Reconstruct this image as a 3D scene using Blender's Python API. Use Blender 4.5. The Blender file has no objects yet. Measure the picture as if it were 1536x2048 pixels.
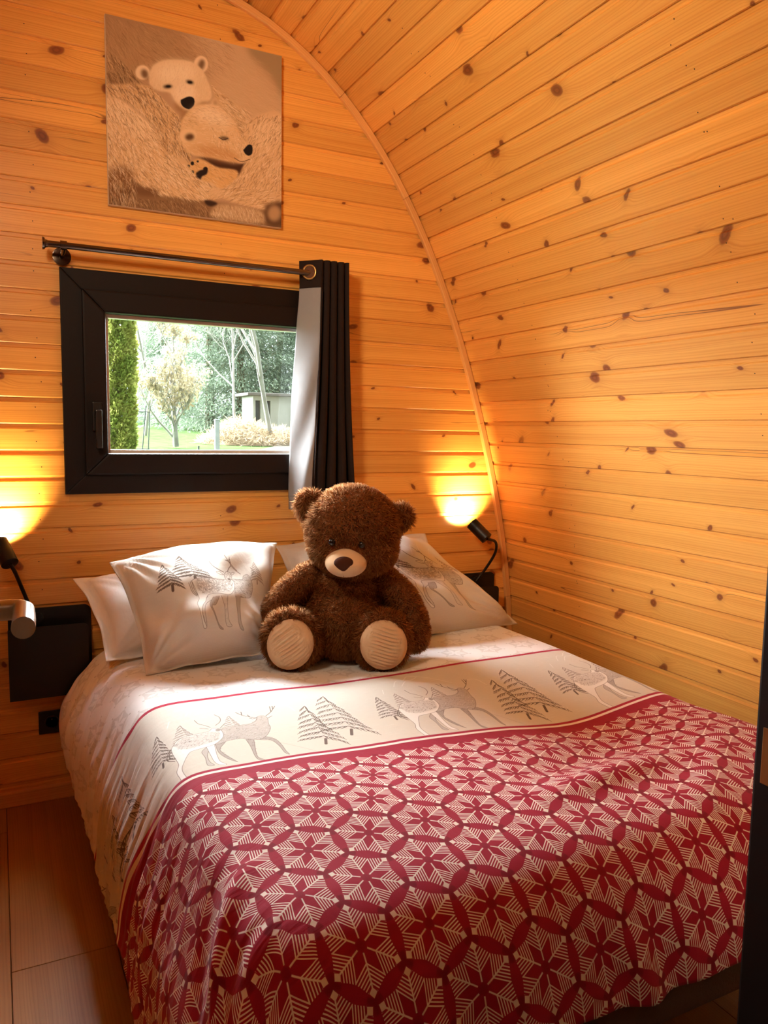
import bpy, bmesh, math, random
import numpy as np
from mathutils import Vector, Matrix, noise as mnoise

S = bpy.context.scene
C = S.collection
RNG = np.random.default_rng(7)
random.seed(7)

# ------------------------------------------------------------------ camera
F_PX, CX, CY, CAM_H = 1547.486, 768.0, 1024.0, 1.305
YAW, PITCH, ROLL = math.radians(26.62275), math.radians(5.92928), math.radians(-0.90601)


def cam_axes():
    cy, sy, cp, sp = math.cos(YAW), math.sin(YAW), math.cos(PITCH), math.sin(PITCH)
    fwd = Vector((sy * cp, cy * cp, -sp))
    right = Vector((cy, -sy, 0))
    down = -right.cross(fwd)
    cr, sr = math.cos(ROLL), math.sin(ROLL)
    return cr * right + sr * down, -sr * right + cr * down, fwd


AX_R, AX_D, AX_F = cam_axes()


def ray(px, py):
    return AX_R * ((px - CX) / F_PX) + AX_D * ((py - CY) / F_PX) + AX_F


def at_y(px, py, Y):
    """world point seen at photograph pixel (px, py) on the plane y = Y"""
    r = ray(px, py)
    t = Y / r.y
    return Vector((r.x * t, Y, CAM_H + r.z * t))


def at_z(px, py, z):
    r = ray(px, py)
    t = (z - CAM_H) / r.z
    return Vector((r.x * t, r.y * t, z))


cam = bpy.data.cameras.new('camera')
cam.sensor_fit = 'VERTICAL'
cam.sensor_height = 36.0
cam.lens = 36.0 * F_PX / 2048.0
cam.clip_start = 0.02
cam.clip_end = 300
cam_o = bpy.data.objects.new('camera', cam)
C.objects.link(cam_o)
cam_o.matrix_world = Matrix(((AX_R.x, -AX_D.x, -AX_F.x, 0), (AX_R.y, -AX_D.y, -AX_F.y, 0),
                             (AX_R.z, -AX_D.z, -AX_F.z, CAM_H), (0, 0, 0, 1)))
S.camera = cam_o

# ------------------------------------------------------------------ world, daylight, fill lights, exposure
world = bpy.data.worlds.new('world')
S.world = world
world.use_nodes = True
bg = world.node_tree.nodes['Background']
bg.inputs['Color'].default_value = (0.86, 0.95, 1.0, 1)
bg.inputs['Strength'].default_value = 2.1

sun = bpy.data.lights.new('daylight', 'SUN')       # wide, hazy sky glow that comes in at the window
sun.energy = 108.0
sun.angle = math.radians(110)
sun.color = (0.90, 0.945, 1.0)
sun_o = bpy.data.objects.new('daylight', sun)
C.objects.link(sun_o)
sun_dir = Vector((0.38, -1.0, -0.80)).normalized()   # travel direction of the light
sun_o.rotation_euler = sun_dir.to_track_quat('-Z', 'Y').to_euler()


def area(name, loc, target, sx, sy, energy, color):
    l = bpy.data.lights.new(name, 'AREA')
    l.shape = 'RECTANGLE'
    l.size, l.size_y = sx, sy
    l.energy = energy
    l.color = color
    o = bpy.data.objects.new(name, l)
    C.objects.link(o)
    o.location = loc
    o.rotation_euler = (Vector(target) - Vector(loc)).to_track_quat('-Z', 'Y').to_euler()
    return o


area('rear_fill_light', (-0.25, -0.35, 2.45), (1.6, 1.6, 1.7), 0.5, 0.5, 2, (1.0, 0.72, 0.42))  # weak warm fill added behind the camera, no fixture there
wl = area('side_fill_light', (-.30, 1.05, 2.30), (1.35, 2.15, 2.02), 0.30, 0.30, 9.0, (1.0, 0.78, 0.54))  # added unseen fill, brightens the right and back walls from the left
wl.data.spread = math.radians(112)

S.view_settings.view_transform = 'Standard'
S.view_settings.look = 'None'
S.view_settings.gamma = 1
S.view_settings.use_curve_mapping = False
S.view_settings.exposure = 0.62
S.cycles.use_denoising = True
S.cycles.max_bounces = 8
S.cycles.diffuse_bounces = 6
S.cycles.transparent_max_bounces = 16
S.cycles.sample_clamp_indirect = 6.0
S.cycles.caustics_reflective = False
S.cycles.caustics_refractive = False


# ------------------------------------------------------------------ small helpers
def tag(o, label=None, cat=None, group=None, kind=None):
    if label: o['label'] = label
    if cat: o['category'] = cat
    if group: o['group'] = group
    if kind: o['kind'] = kind
    return o


def empty(name, loc=(0, 0, 0)):
    o = bpy.data.objects.new(name, None)
    C.objects.link(o)
    o.location = loc
    o.empty_display_size = 0.05
    return o


def link(name, me, m=None, parent=None, smooth=False, world_coords=True):
    o = bpy.data.objects.new(name, me)
    C.objects.link(o)
    if m is not None:
        if not me.materials:
            me.materials.append(m)
    if smooth:
        me.shade_smooth()
    if parent is not None:
        o.parent = parent
        if world_coords:
            o.matrix_parent_inverse = Matrix.Translation(-Vector(parent.location))
    return o


def mesh_from(name, verts, faces, uvs=None):
    me = bpy.data.meshes.new(name)
    me.from_pydata([tuple(v) for v in verts], [], [tuple(f) for f in faces])
    if uvs is not None:       # uv per vertex
        uvs = np.asarray(uvs, dtype=np.float32)
        lay = me.uv_layers.new(name='UVMap')
        idx = np.empty(len(me.loops), dtype=np.int32)
        me.loops.foreach_get('vertex_index', idx)
        lay.data.foreach_set('uv', uvs[idx].ravel())
    me.update()
    return me


def bm_mesh(bm, name):
    me = bpy.data.meshes.new(name)
    bmesh.ops.recalc_face_normals(bm, faces=bm.faces)
    bm.to_mesh(me)
    bm.free()
    return me


def add_box(bm, x0, x1, y0, y1, z0, z1, bevel=0.0, seg=2):
    t = bmesh.new()
    bmesh.ops.create_cube(t, size=1.0)
    for v in t.verts:
        v.co = Vector((x0 + (v.co.x + .5) * (x1 - x0), y0 + (v.co.y + .5) * (y1 - y0), z0 + (v.co.z + .5) * (z1 - z0)))
    if bevel:
        bmesh.ops.bevel(t, geom=t.edges[:], offset=bevel, segments=seg, profile=.6, affect='EDGES')
    me = bpy.data.meshes.new('t')
    t.to_mesh(me); t.free()
    bm.from_mesh(me)
    bpy.data.meshes.remove(me)


def add_tube(bm, pts, radii, n=16, caps=True):
    """swept tube through points"""
    pts = [Vector(p) for p in pts]
    if not hasattr(radii, '__len__'): radii = [radii] * len(pts)
    rings = []
    up = Vector((0, 0, 1))
    prev = None
    for i, p in enumerate(pts):
        if i == 0: d = pts[1] - pts[0]
        elif i == len(pts) - 1: d = pts[-1] - pts[-2]
        else: d = (pts[i + 1] - pts[i]).normalized() + (pts[i] - pts[i - 1]).normalized()
        d.normalize()
        if prev is None:
            a = d.cross(up if abs(d.z) < .9 else Vector((1, 0, 0))).normalized()
        else:
            a = (prev - d * prev.dot(d)).normalized()
        prev = a
        b = d.cross(a)
        rings.append([bm.verts.new(p + (a * math.cos(2 * math.pi * k / n) + b * math.sin(2 * math.pi * k / n)) * radii[i]) for k in range(n)])
    for r0, r1 in zip(rings, rings[1:]):
        for k in range(n):
            bm.faces.new((r0[k], r0[(k + 1) % n], r1[(k + 1) % n], r1[k]))
    if caps:
        bm.faces.new(rings[0][::-1]); bm.faces.new(rings[-1])


def tube_obj(name, pts, radii, m, parent=None, n=16, smooth=True, caps=True):
    bm = bmesh.new()
    add_tube(bm, pts, radii, n, caps)
    me = bm_mesh(bm, name)
    o = link(name, me, m, parent, smooth)
    if smooth:
        me.set_sharp_from_angle(angle=math.radians(40))
    return o


def box_obj(name, x0, x1, y0, y1, z0, z1, m, parent=None, bevel=0.003):
    bm = bmesh.new()
    add_box(bm, x0, x1, y0, y1, z0, z1, bevel)
    return link(name, bm_mesh(bm, name), m, parent)


def spline(pts, n=6):
    P = np.asarray(pts, float)
    if len(P) < 3: return P
    Q = np.vstack([2 * P[0] - P[1], P, 2 * P[-1] - P[-2]])
    out = []
    for i in range(1, len(Q) - 2):
        t = np.linspace(0, 1, n, endpoint=False)[:, None]
        p0, p1, p2, p3 = Q[i - 1], Q[i], Q[i + 1], Q[i + 2]
        out.append(.5 * (2 * p1 + (p2 - p0) * t + (2 * p0 - 5 * p1 + 4 * p2 - p3) * t ** 2 + (3 * p1 - p0 - 3 * p2 + p3) * t ** 3))
    return np.vstack(out + [P[-1:]])


def sstep(a, b, x):
    t = np.clip((np.asarray(x, float) - a) / (b - a), 0, 1)
    return t * t * (3 - 2 * t)


def lin(c):
    """sRGB 0-255 to linear rgba"""
    r = []
    for v in c:
        v /= 255.0
        r.append(v / 12.92 if v <= .04045 else ((v + .055) / 1.055) ** 2.4)
    return (*r, 1.0)


# ------------------------------------------------------------------ node helpers
class V:
    def __init__(s, g, k): s.g, s.k = g, k
    def __add__(s, o): return s.g.m('ADD', s, o)
    def __radd__(s, o): return s.g.m('ADD', o, s)
    def __sub__(s, o): return s.g.m('SUBTRACT', s, o)
    def __rsub__(s, o): return s.g.m('SUBTRACT', o, s)
    def __mul__(s, o): return s.g.m('MULTIPLY', s, o)
    def __rmul__(s, o): return s.g.m('MULTIPLY', o, s)
    def __truediv__(s, o): return s.g.m('DIVIDE', s, o)
    def __neg__(s): return s.g.m('MULTIPLY', s, -1.0)


class Graph:
    def __init__(s, name):
        s.mat = bpy.data.materials.new(name)
        s.mat.use_nodes = True
        s.nt = s.mat.node_tree
        s.nt.nodes.clear()
        s.out = s.nt.nodes.new('ShaderNodeOutputMaterial')
        s.p = s.nt.nodes.new('ShaderNodeBsdfPrincipled')
        s.nt.links.new(s.p.outputs[0], s.out.inputs[0])

    def put(s, sock, v):
        if isinstance(v, V): s.nt.links.new(v.k, sock)
        elif v is not None: sock.default_value = v

    def m(s, op, *a, clamp=False):
        n = s.nt.nodes.new('ShaderNodeMath'); n.operation = op; n.use_clamp = clamp
        for i, v in enumerate(a): s.put(n.inputs[i], v)
        return V(s, n.outputs[0])

    def sm(s, a, b, x):      # smoothstep with possibly a > b
        n = s.nt.nodes.new('ShaderNodeMapRange'); n.interpolation_type = 'SMOOTHSTEP'
        s.put(n.inputs[0], x)
        flip = (not isinstance(a, V)) and (not isinstance(b, V)) and a > b
        s.put(n.inputs[1], b if flip else a); s.put(n.inputs[2], a if flip else b)
        n.inputs[3].default_value, n.inputs[4].default_value = (1, 0) if flip else (0, 1)
        return V(s, n.outputs[0])

    def lt(s, x, t, w=0.0):  # 1 where x < t
        return s.sm(t + w, t - w, x) if w else s.m('LESS_THAN', x, t)

    def uv(s):
        n = s.nt.nodes.new('ShaderNodeUVMap')
        q = s.nt.nodes.new('ShaderNodeSeparateXYZ')
        s.nt.links.new(n.outputs[0], q.inputs[0])
        return V(s, q.outputs[0]), V(s, q.outputs[1])

    def geo(s, which='Object'):
        n = s.nt.nodes.new('ShaderNodeTexCoord')
        q = s.nt.nodes.new('ShaderNodeSeparateXYZ')
        s.nt.links.new(n.outputs[which], q.inputs[0])
        return [V(s, q.outputs[i]) for i in range(3)]

    def vec(s, x, y, z=0.0):
        n = s.nt.nodes.new('ShaderNodeCombineXYZ')
        for i, v in enumerate((x, y, z)): s.put(n.inputs[i], v)
        return V(s, n.outputs[0])

    def noise(s, vec, scale=1.0, detail=2.0, rough=.5, dist=0.0):
        n = s.nt.nodes.new('ShaderNodeTexNoise'); n.noise_dimensions = '3D'
        s.put(n.inputs['Vector'], vec)
        n.inputs['Scale'].default_value = scale; n.inputs['Detail'].default_value = detail
        n.inputs['Roughness'].default_value = rough; n.inputs['Distortion'].default_value = dist
        return V(s, n.outputs[0])

    def mix(s, f, a, b):
        n = s.nt.nodes.new('ShaderNodeMix'); n.data_type = 'RGBA'
        s.put(n.inputs[0], f); s.put(n.inputs[6], a); s.put(n.inputs[7], b)
        return V(s, n.outputs[2])

    def scale(s, c, f):
        n = s.nt.nodes.new('ShaderNodeMix'); n.data_type = 'RGBA'; n.blend_type = 'MULTIPLY'
        n.inputs[0].default_value = 1.0
        s.put(n.inputs[6], c)
        s.put(n.inputs[7], s.vec(f, f, f))
        return V(s, n.outputs[2])

    def objrand(s):
        n = s.nt.nodes.new('ShaderNodeObjectInfo')
        return V(s, n.outputs['Random'])

    def image(s, img, vec, ext='EXTEND'):
        n = s.nt.nodes.new('ShaderNodeTexImage'); n.image = img; n.extension = ext; n.interpolation = 'Cubic'
        s.put(n.inputs[0], vec)
        return V(s, n.outputs[0])

    def bump(s, h, strength=.3, dist=.002):
        n = s.nt.nodes.new('ShaderNodeBump')
        n.inputs['Strength'].default_value = strength; n.inputs['Distance'].default_value = dist
        s.put(n.inputs['Height'], h)
        s.nt.links.new(n.outputs[0], s.p.inputs['Normal'])

    def set(s, **k):
        for n, v in k.items():
            s.put(s.p.inputs[n.replace('_', ' ')], v)
        return s.mat


def plain(name, col, rough=.6, metal=0.0, var=0.0, scale=40.0, bump=0.0, spec=None):
    """procedural material: a base colour broken up by noise"""
    g = Graph(name)
    x, y, z = g.geo()
    nz = g.noise(g.vec(x, y, z), scale, 3)
    c = g.mix(nz, tuple(v * (1 - var) for v in col[:3]) + (1,), tuple(min(1, v * (1 + var)) for v in col[:3]) + (1,))
    if bump: g.bump(nz, bump, .001)
    g.set(Base_Color=c, Roughness=rough, Metallic=metal)
    if spec is not None: g.set(Specular_IOR_Level=spec)
    return g.mat


def wood(name, light, dark, knotc, knots=True, rough=.36, tone=.12):
    g = Graph(name)
    u, v = g.uv()
    rnd = g.objrand()
    n0 = g.noise(g.vec(u * 1.6, v * 14.0), 1, 2)
    gv = v + (n0 - .5) * .020
    if knots:
        fu, fv = 2.6, 1 / .0885
        vo = g.nt.nodes.new('ShaderNodeTexVoronoi'); vo.voronoi_dimensions = '2D'; vo.feature = 'F1'
        vo.inputs['Scale'].default_value = 1.0; vo.inputs['Randomness'].default_value = .85
        wob = (g.noise(g.vec(u * 60, v * 60), 1, 2) - .5) * .006
        g.put(vo.inputs['Vector'], g.vec((u + wob) * fu, (v + wob) * fv))
        ps = g.nt.nodes.new('ShaderNodeSeparateXYZ'); g.nt.links.new(vo.outputs['Position'], ps.inputs[0])
        cs = g.nt.nodes.new('ShaderNodeSeparateColor'); g.nt.links.new(vo.outputs['Color'], cs.inputs[0])
        r1, r2, r3 = (V(g, cs.outputs[i]) for i in range(3))
        du = u + wob - V(g, ps.outputs[0]) / fu
        dv = v + wob - V(g, ps.outputs[1]) / fv
        tilt = (r3 - .5) * 1.6
        du2 = du + dv * tilt
        d = g.m('SQRT', du2 * du2 * (r3 * .9 + .35) + dv * dv * (1.35 - r3 * .9))
        has = g.m('GREATER_THAN', r2, .22)
        r = r1 * r1 * .015 + .0055
        q = d / r
        halo = g.m('EXPONENT', -(q * q) * .16) * has
        gv = gv + halo * r * 1.3 * g.m('SIGN', dv) * g.m('MINIMUM', g.m('ABSOLUTE', dv) / r, 1.0)
        km = g.sm(1.12, .72, q) * has
        ring = g.m('SINE', q * 11.0) * .5 + .5
        shade = g.m('EXPONENT', -(q * q) * .35) * has
    fine = g.noise(g.vec(u * 2.2, gv * 300.0), 1, 3, .6)
    broad = g.noise(g.vec(u * .7 + 9.0, gv * 42.0), 1, 2)
    ringl = g.m('POWER', g.m('ABSOLUTE', g.m('SINE', gv * 420.0 + broad * 9.0)), 5.0)
    f = fine * .40 + broad * .45 + ringl * .16
    f = g.sm(.18, .86, f)
    col = g.mix(f, light, dark)
    if knots:
        col = g.mix(shade * .45, col, tuple(.5 * a + .5 * b for a, b in zip(dark[:3], knotc[:3])) + (1,))
        kc = g.mix(ring * .55, knotc, tuple(2.0 * a for a in knotc[:3]) + (1,))
        col = g.mix(km * .93, col, kc)
    col = g.scale(col, rnd * (2 * tone) + (1 - tone))
    if knots:            # hairline cracks here and there
        cr = g.noise(g.vec(u * 1.1 + 31.0, gv * 24.0), 1, 0)
        cm = g.sm(.012, .004, g.m('ABSOLUTE', cr - .72)) * g.sm(.60, .68, g.noise(g.vec(u * .9 - 7.0, v * 11.3), 1, 0))
        col = g.mix(cm * .8, col, knotc)
    g.bump(fine * .5 + f * .5, .12, .0012)
    g.set(Base_Color=col, Roughness=rough)
    return g.mat


PINE_L, PINE_D, KNOT = (.89, .462, .110, 1), (.68, .270, .040, 1), (.17, .040, .009, 1)
M = {}
M['pine'] = wood('pine', PINE_L, PINE_D, KNOT)
M['pine_trim'] = wood('pine_trim', (.84, .45, .15, 1), (.66, .29, .07, 1), KNOT, knots=False, tone=.05)
M['oak'] = wood('oak_laminate', (.38, .170, .045, 1), (.25, .098, .021, 1), (.15, .06, .02, 1), knots=False, rough=.42, tone=.08)
M['shell'] = plain('pine_backing', (.45, .2, .05), .8, var=.1, scale=8)
M['gap'] = plain('dark_gap', (.10, .035, .01), .8, var=.1)
M['frame'] = plain('dark_brown_frame', (.009, .004, .0025), .55, var=.15, scale=200, spec=.22)
M['black'] = plain('black_metal', (.006, .004, .0035), .42, var=.1, scale=120, spec=.4)
M['blackplastic'] = plain('black_plastic', (.014, .010, .008), .35, var=.1)
M['chrome'] = plain('dark_chrome', (.16, .12, .10), .16, 1.0, var=.05)
M['steel'] = plain('satin_steel', (.46, .43, .39), .30, 1.0, var=.06, scale=300)
M['brass'] = plain('brass', (.42, .27, .10), .35, 1.0, var=.1)
M['spacer'] = plain('white_spacer', (.75, .74, .70), .5, var=.03)
M['doorpanel'] = plain('door_panel', (.55, .40, .25), .5, var=.05)

# ------------------------------------------------------------------ the pod shell
D = 2.85                      # back wall face
BW = 0.08808                  # board pitch on the back wall
VW = 0.0888                   # board pitch on the vault
XC = 0.46                     # centre line of the arch
ARC = [0.6115529943952652, 0.5263457563974198, -2.889985653197352, 2.9206146972663753, 0.3288112650410352]


def arch_points():
    n = 31
    a = [float(np.polyval(ARC, (i + .5) / n)) for i in range(n)]
    X, Z = 0.84854, 2.80982
    pts = [(X, Z)]
    for t in a:
        X += math.cos(t) * VW; Z -= math.sin(t) * VW
        pts.append((X, Z))
    while Z > -0.05:
        t = min(t + .01, math.pi / 2)
        X += math.cos(t) * VW; Z -= math.sin(t) * VW
        pts.append((X, Z))
    t = a[0]; X, Z = pts[0]
    up = []
    while X > XC and len(up) < 8:
        t = max(t - math.radians(4.4), 0.0)
        X -= math.cos(t) * VW; Z += math.sin(t) * VW
        up.append((X, Z))
    return up[::-1] + pts


ARCH = arch_points()
ARCH = [p for p in ARCH if p[0] > XC + .02]
TOPZ = ARCH[0][1] + .004
ARCH_L = [(2 * XC - x, z) for x, z in ARCH]
az = np.array([p[1] for p in ARCH]); ax = np.array([p[0] for p in ARCH])


def arch_x(z):
    if z >= az[0]: return XC + .02
    return float(np.interp(-z, -az, ax))


BPROF = [(0.0, -.012), (0.0, -.0035), (.0035, 0.0), (.0715, 0.0), (.0755, -.0065), (BW, -.0065)]


def prof_clip(c0, c1, w):
    P = [(c * w / BW, d) for c, d in BPROF]
    if c0 <= 1e-6 and c1 >= w - 1e-6: return P
    cs = np.array([p[0] for p in P[1:]]); ds = np.array([p[1] for p in P[1:]])
    inner = [(c, d) for c, d in P[1:] if c0 + 1e-4 < c < c1 - 1e-4]
    out = [(c0, float(np.interp(c0, cs, ds)))] + inner + [(c1, float(np.interp(c1, cs, ds)))]
    return [(c0, -.012)] + out


def board_mesh(prof, ends, place, urow):
    """prof: (c, depth) list; ends(c) -> (start, end) along the board; place(l, c, d) -> xyz"""
    vs, uv, fs = [], [], []
    for c, d in prof:
        a, b = ends(c)
        vs += [place(a, c, d), place(b, c, d)]
        uv += [(a + urow[0], c + urow[1]), (b + urow[0], c + urow[1])]
    n = len(prof)
    for i in range(n - 1):
        fs.append((2 * i, 2 * i + 1, 2 * i + 3, 2 * i + 2))
    fs.append(tuple(2 * i for i in range(n)))
    fs.append(tuple(2 * i + 1 for i in range(n))[::-1])
    return mesh_from('board', vs, fs, uv)


WX0, WX1, WZ0, WZ1 = .206, 1.245, 1.077, 1.829     # window opening in the boards

# back wall: backing with the window hole, boards as parts
bm = bmesh.new()
for b in ((-1.25, WX0, 0, 3.0), (WX1, 2.25, 0, 3.0), (WX0, WX1, 0, WZ0), (WX0, WX1, WZ1, 3.0)):
    add_box(bm, b[0], b[1], D + .010, D + .13, b[2], b[3])
wall_back = tag(link('wall_back', bm_mesh(bm, 'wall_back'), M['gap']), kind='structure')
row = 0
for k in range(-4, 30):
    zt = 2.545 - k * BW
    zb = zt - BW
    if zb > TOPZ - .01 or zt < .0: continue
    uo, vo = float(RNG.uniform(0, 40)), (k + 10) * BW

    def mk(xa, xb, c0=0.0, c1=BW):
        c0 = max(c0, -zb + .0) if zb < 0 else c0
        prof = prof_clip(c0, c1, BW)
        me = board_mesh(prof, lambda c: (xa(zb + c), xb(zb + c)), lambda l, c, d: (l, D - d, zb + c), (uo, vo))
        link('board', me, M['pine'], wall_back)
    L = lambda z: 2 * XC - arch_x(z)
    R = arch_x
    if zt <= WZ0 or zb >= WZ1:
        mk(L, R)
    else:
        xl, xr = WX0 + .012, WX1 - .012
        mk(L, lambda z: min(xl, R(z)))
        mk(lambda z: xr, R)
        if zt > WZ1 - .012: mk(lambda z: xl, lambda z: xr, WZ1 - .012 - zb, BW)
        if zb < WZ0 + .012: mk(lambda z: xl, lambda z: xr, 0.0, WZ0 + .012 - zb)


# vault: right wall and ceiling, one board per strip
def vault(name, pts, y0, y1, sgn, mat_b):
    """shell mesh outside the boards + the boards"""
    vs, fs = [], []
    P = [Vector((x, 0, z)) for x, z in pts]
    N = []
    for i in range(len(P)):
        d = (P[min(i + 1, len(P) - 1)] - P[max(i - 1, 0)]).normalized()
        N.append(Vector((d.z, 0, -d.x)) * sgn)      # pointing into the room
    for p, nn in zip(P, N):
        for off in (.010, .06):
            for y in (y0, y1 + .03):
                q = p - nn * off
                vs.append((q.x, y, q.z))
    for i in range(len(P) - 1):
        a, b = 4 * i, 4 * i + 4
        for s in ((0, 1), (1, 3), (3, 2), (2, 0)):
            fs.append((a + s[0], a + s[1], b + s[1], b + s[0]))
    fs += [(0, 1, 3, 2), tuple(4 * (len(P) - 1) + i for i in (0, 2, 3, 1))]
    root = tag(link(name, mesh_from(name, vs, fs), M['gap']), kind='structure')
    for i in range(len(P) - 1):
        a, b = P[i + 1], P[i]           # lower edge -> upper edge
        up = (b - a); w = up.length; up.normalize()
        nn = Vector((up.z, 0, -up.x)) * (-sgn)
        prof = prof_clip(0, w, w) if a.z > 0 else prof_clip(min(w - .01, -a.z / max(up.z, .1)), w, w)
        uo, vo = float(RNG.uniform(0, 40)), (i + 60) * BW
        me = board_mesh(prof, lambda c: (y0, y1), lambda l, c, d: tuple(a + up * c + nn * d + Vector((0, l, 0))), (uo, vo))
        link('board', me, M['pine'], root)
    return root


split = next(i for i, p in enumerate(ARCH) if p[1] < 1.9)
Y0 = -1.5
vault('wall_right', ARCH[split:], Y0, D, 1, M['pine'])
top = ARCH_L[:split + 1][::-1] + ARCH[:split + 1]
vault('ceiling', top, Y0, D, 1, M['pine'])
vault('wall_left', ARCH_L[split:], Y0, D, -1, M['pine'])

# nail heads, too small to be told apart singly
def nails(name, spots, parent):
    bm = bmesh.new()
    for p, nn in spots:
        a = nn.cross(Vector((0, 1, 0)) if abs(nn.y) < .9 else Vector((1, 0, 0))).normalized(); b = nn.cross(a)
        vs_ = [bm.verts.new(p + nn * .0006 + (a * math.cos(k * math.pi / 3) + b * math.sin(k * math.pi / 3)) * .0019) for k in range(6)]
        bm.faces.new(vs_)
    o = link(name, bm_mesh(bm, name), M['black'], parent)
    o['kind'] = 'stuff'


sp = []
for i in range(split - 12, len(ARCH) - 6):
    a, b = Vector((ARCH[i + 1][0], 0, ARCH[i + 1][1])), Vector((ARCH[i][0], 0, ARCH[i][1]))
    u_ = (b - a).normalized(); nn = Vector((-u_.z, 0, u_.x))
    for y in (1.46, 2.36):
        for _ in range(int(RNG.integers(1, 3))):
            sp.append((a + u_ * float(RNG.uniform(.01, .065)) + Vector((0, y + float(RNG.normal(0, .012)), 0)), nn))
nails('nail_heads', sp, bpy.data.objects['wall_right'])
sp = []
for k in range(-3, 26):
    for X in (.128, .752):
        z = 2.545 - k * BW - float(RNG.uniform(.02, .07))
        if X > .2 and 1.05 < z < 1.86: continue
        sp.append((Vector((X + float(RNG.normal(0, .006)), D, z)), Vector((0, -1, 0))))
nails('nail_heads', sp, wall_back)

# arch trim, in five strips that butt against one another
arc = [Vector((x, 0, z)) for x, z in ARCH if z > .0]
cuts = [0, 9, 14, 25, 34, len(arc) - 1]
trim_root = None
for a, b in zip(cuts, cuts[1:]):
    seg = arc[a:b + 1]
    vs, fs, uv = [], [], []
    l = 0
    prof = [(.0015, 0), (.0015, -.015), (.004, -.018), (.024, -.018), (.027, -.014), (.027, 0)]
    for i, p in enumerate(seg):
        gi = a + i
        d = (arc[min(gi + 1, len(arc) - 1)] - arc[max(gi - 1, 0)]).normalized()
        nn = Vector((d.z, 0, -d.x))
        if i: l += (p - seg[i - 1]).length
        e = .0006 if i == 0 else (-.0006 if i == len(seg) - 1 else 0)
        for o, y in prof:
            q = p + d * e + nn * o
            vs.append((q.x, D + y, q.z)); uv.append((l + a, o))
    m = len(prof)
    for i in range(len(seg) - 1):
        for j in range(m - 1):
            fs.append((i * m + j, i * m + j + 1, (i + 1) * m + j + 1, (i + 1) * m + j))
    fs += [tuple(range(m)), tuple(range((len(seg) - 1) * m, len(seg) * m))[::-1]]
    me = mesh_from('trim', vs, fs, uv)
    if trim_root is None:
        trim_root = tag(link('trim_1', me, M['pine_trim']), kind='structure')
    else:
        link('trim_strip', me, M['pine_trim'], trim_root)

# baseboard on the back wall: two stacked mouldings
bm = bmesh.new()
add_box(bm, -1.15, 2.05, D - .016, D + .004, .0, .052, .004)
base = tag(link('baseboard_back', bm_mesh(bm, 'baseboard_back'), M['pine_trim']), kind='structure')
me = base.data
lay = me.uv_layers.new(name='UVMap')
for lp in me.loops:
    c = me.vertices[lp.vertex_index].co
    lay.data[lp.index].uv = (c.x, c.z + c.y)

# floor: laminate planks running towards the back wall
bm = bmesh.new(); add_box(bm, -1.3, 2.3, Y0, D + .02, -.08, -.006)
floor = tag(link('floor', bm_mesh(bm, 'floor'), M['gap']), kind='structure')
pw = .243
for i in range(-7, 11):
    xa = -.008 + (i - 0) * pw
    ys = Y0 - float(RNG.uniform(0, 1.2))
    if i == 0: ys = Y0 - .43
    if i == -1: ys = Y0 - 1.0
    while ys < D:
        ye = ys + 1.29
        a, b = max(ys, Y0), min(ye, D)
        if b - a > .02:
            uo = float(RNG.uniform(0, 30)); vo = float(RNG.uniform(0, 30))
            g = .0003
            x0, x1, y0, y1 = xa + g, xa + pw - g, a + g, b - g
            e = .0013
            vs = [(x0, y0, -.004), (x1, y0, -.004), (x1, y1, -.004), (x0, y1, -.004),
                  (x0 + e, y0 + e, 0), (x1 - e, y0 + e, 0), (x1 - e, y1 - e, 0), (x0 + e, y1 - e, 0)]
            fs = [(4, 5, 6, 7), (0, 1, 5, 4), (1, 2, 6, 5), (2, 3, 7, 6), (3, 0, 4, 7)]
            link('plank', mesh_from('plank', vs, fs, [(v[1] + uo, v[0] + vo) for v in vs]), M['oak'], floor)
        ys = ye

# front end of the pod (behind the camera)
box_obj('wall_front', -1.3, 2.3, Y0 - .08, Y0, 0, 3.0, M['doorpanel'], None, 0)
tag(bpy.data.objects['wall_front'], kind='structure')

# dark partition jamb at the right and the open door at the left
bm = bmesh.new()
add_box(bm, .985, 1.08, .66, .735, 0, 2.42, .004)
jamb = tag(link('trim_2', bm_mesh(bm, 'trim_2'), M['frame']), kind='structure')
box_obj('door_stop', 1.012, 1.08, .7355, .752, 0, 2.42, M['frame'], jamb, .002)
bm = bmesh.new(); add_box(bm, -.0012, .0012, -.008, .008, -.042, .042, .001)
st = link('strike_plate', bm_mesh(bm, 'strike_plate'), M['brass'], jamb, world_coords=False)
st.location = (.984, .7135, .845)
bm = bmesh.new(); add_box(bm, 1.08, 2.1, .67, .72, 0, 2.75)
part = tag(link('wall_partition', bm_mesh(bm, 'wall_partition'), M['doorpanel']), kind='structure')

# the open door leaf runs out of the frame on the left; only its lever reaches into view
neck_w = at_y(46, 1218, .86)
door_dir = Vector((-.05, -.99875, 0))
door_n = Vector((.99875, -.05, 0))
E_ = neck_w - door_n * .062
dm = Matrix(((door_dir.x, door_n.x, 0, 0), (door_dir.y, door_n.y, 0, 0), (0, 0, 1, 0), (0, 0, 0, 1)))
bm = bmesh.new(); add_box(bm, -.06, .78, -.04, 0, 0.01, 2.02, .002)
me = bm_mesh(bm, 'door_1')
door = tag(link('door_1', me, M['doorpanel']), kind='structure')
door.matrix_world = Matrix.Translation((E_.x, E_.y, 0)) @ dm
hz = neck_w.z
rose = bmesh.new()
add_tube(rose, [(0, -.001, hz), (0, .008, hz)], [.026, .025], 28)
ro = link('door_handle_rose', bm_mesh(rose, 'rose'), M['steel'], door, True, world_coords=False)
ro.data.set_sharp_from_angle(angle=math.radians(40))
bm = bmesh.new()
tip = Vector((.082, .064, hz))
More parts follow.
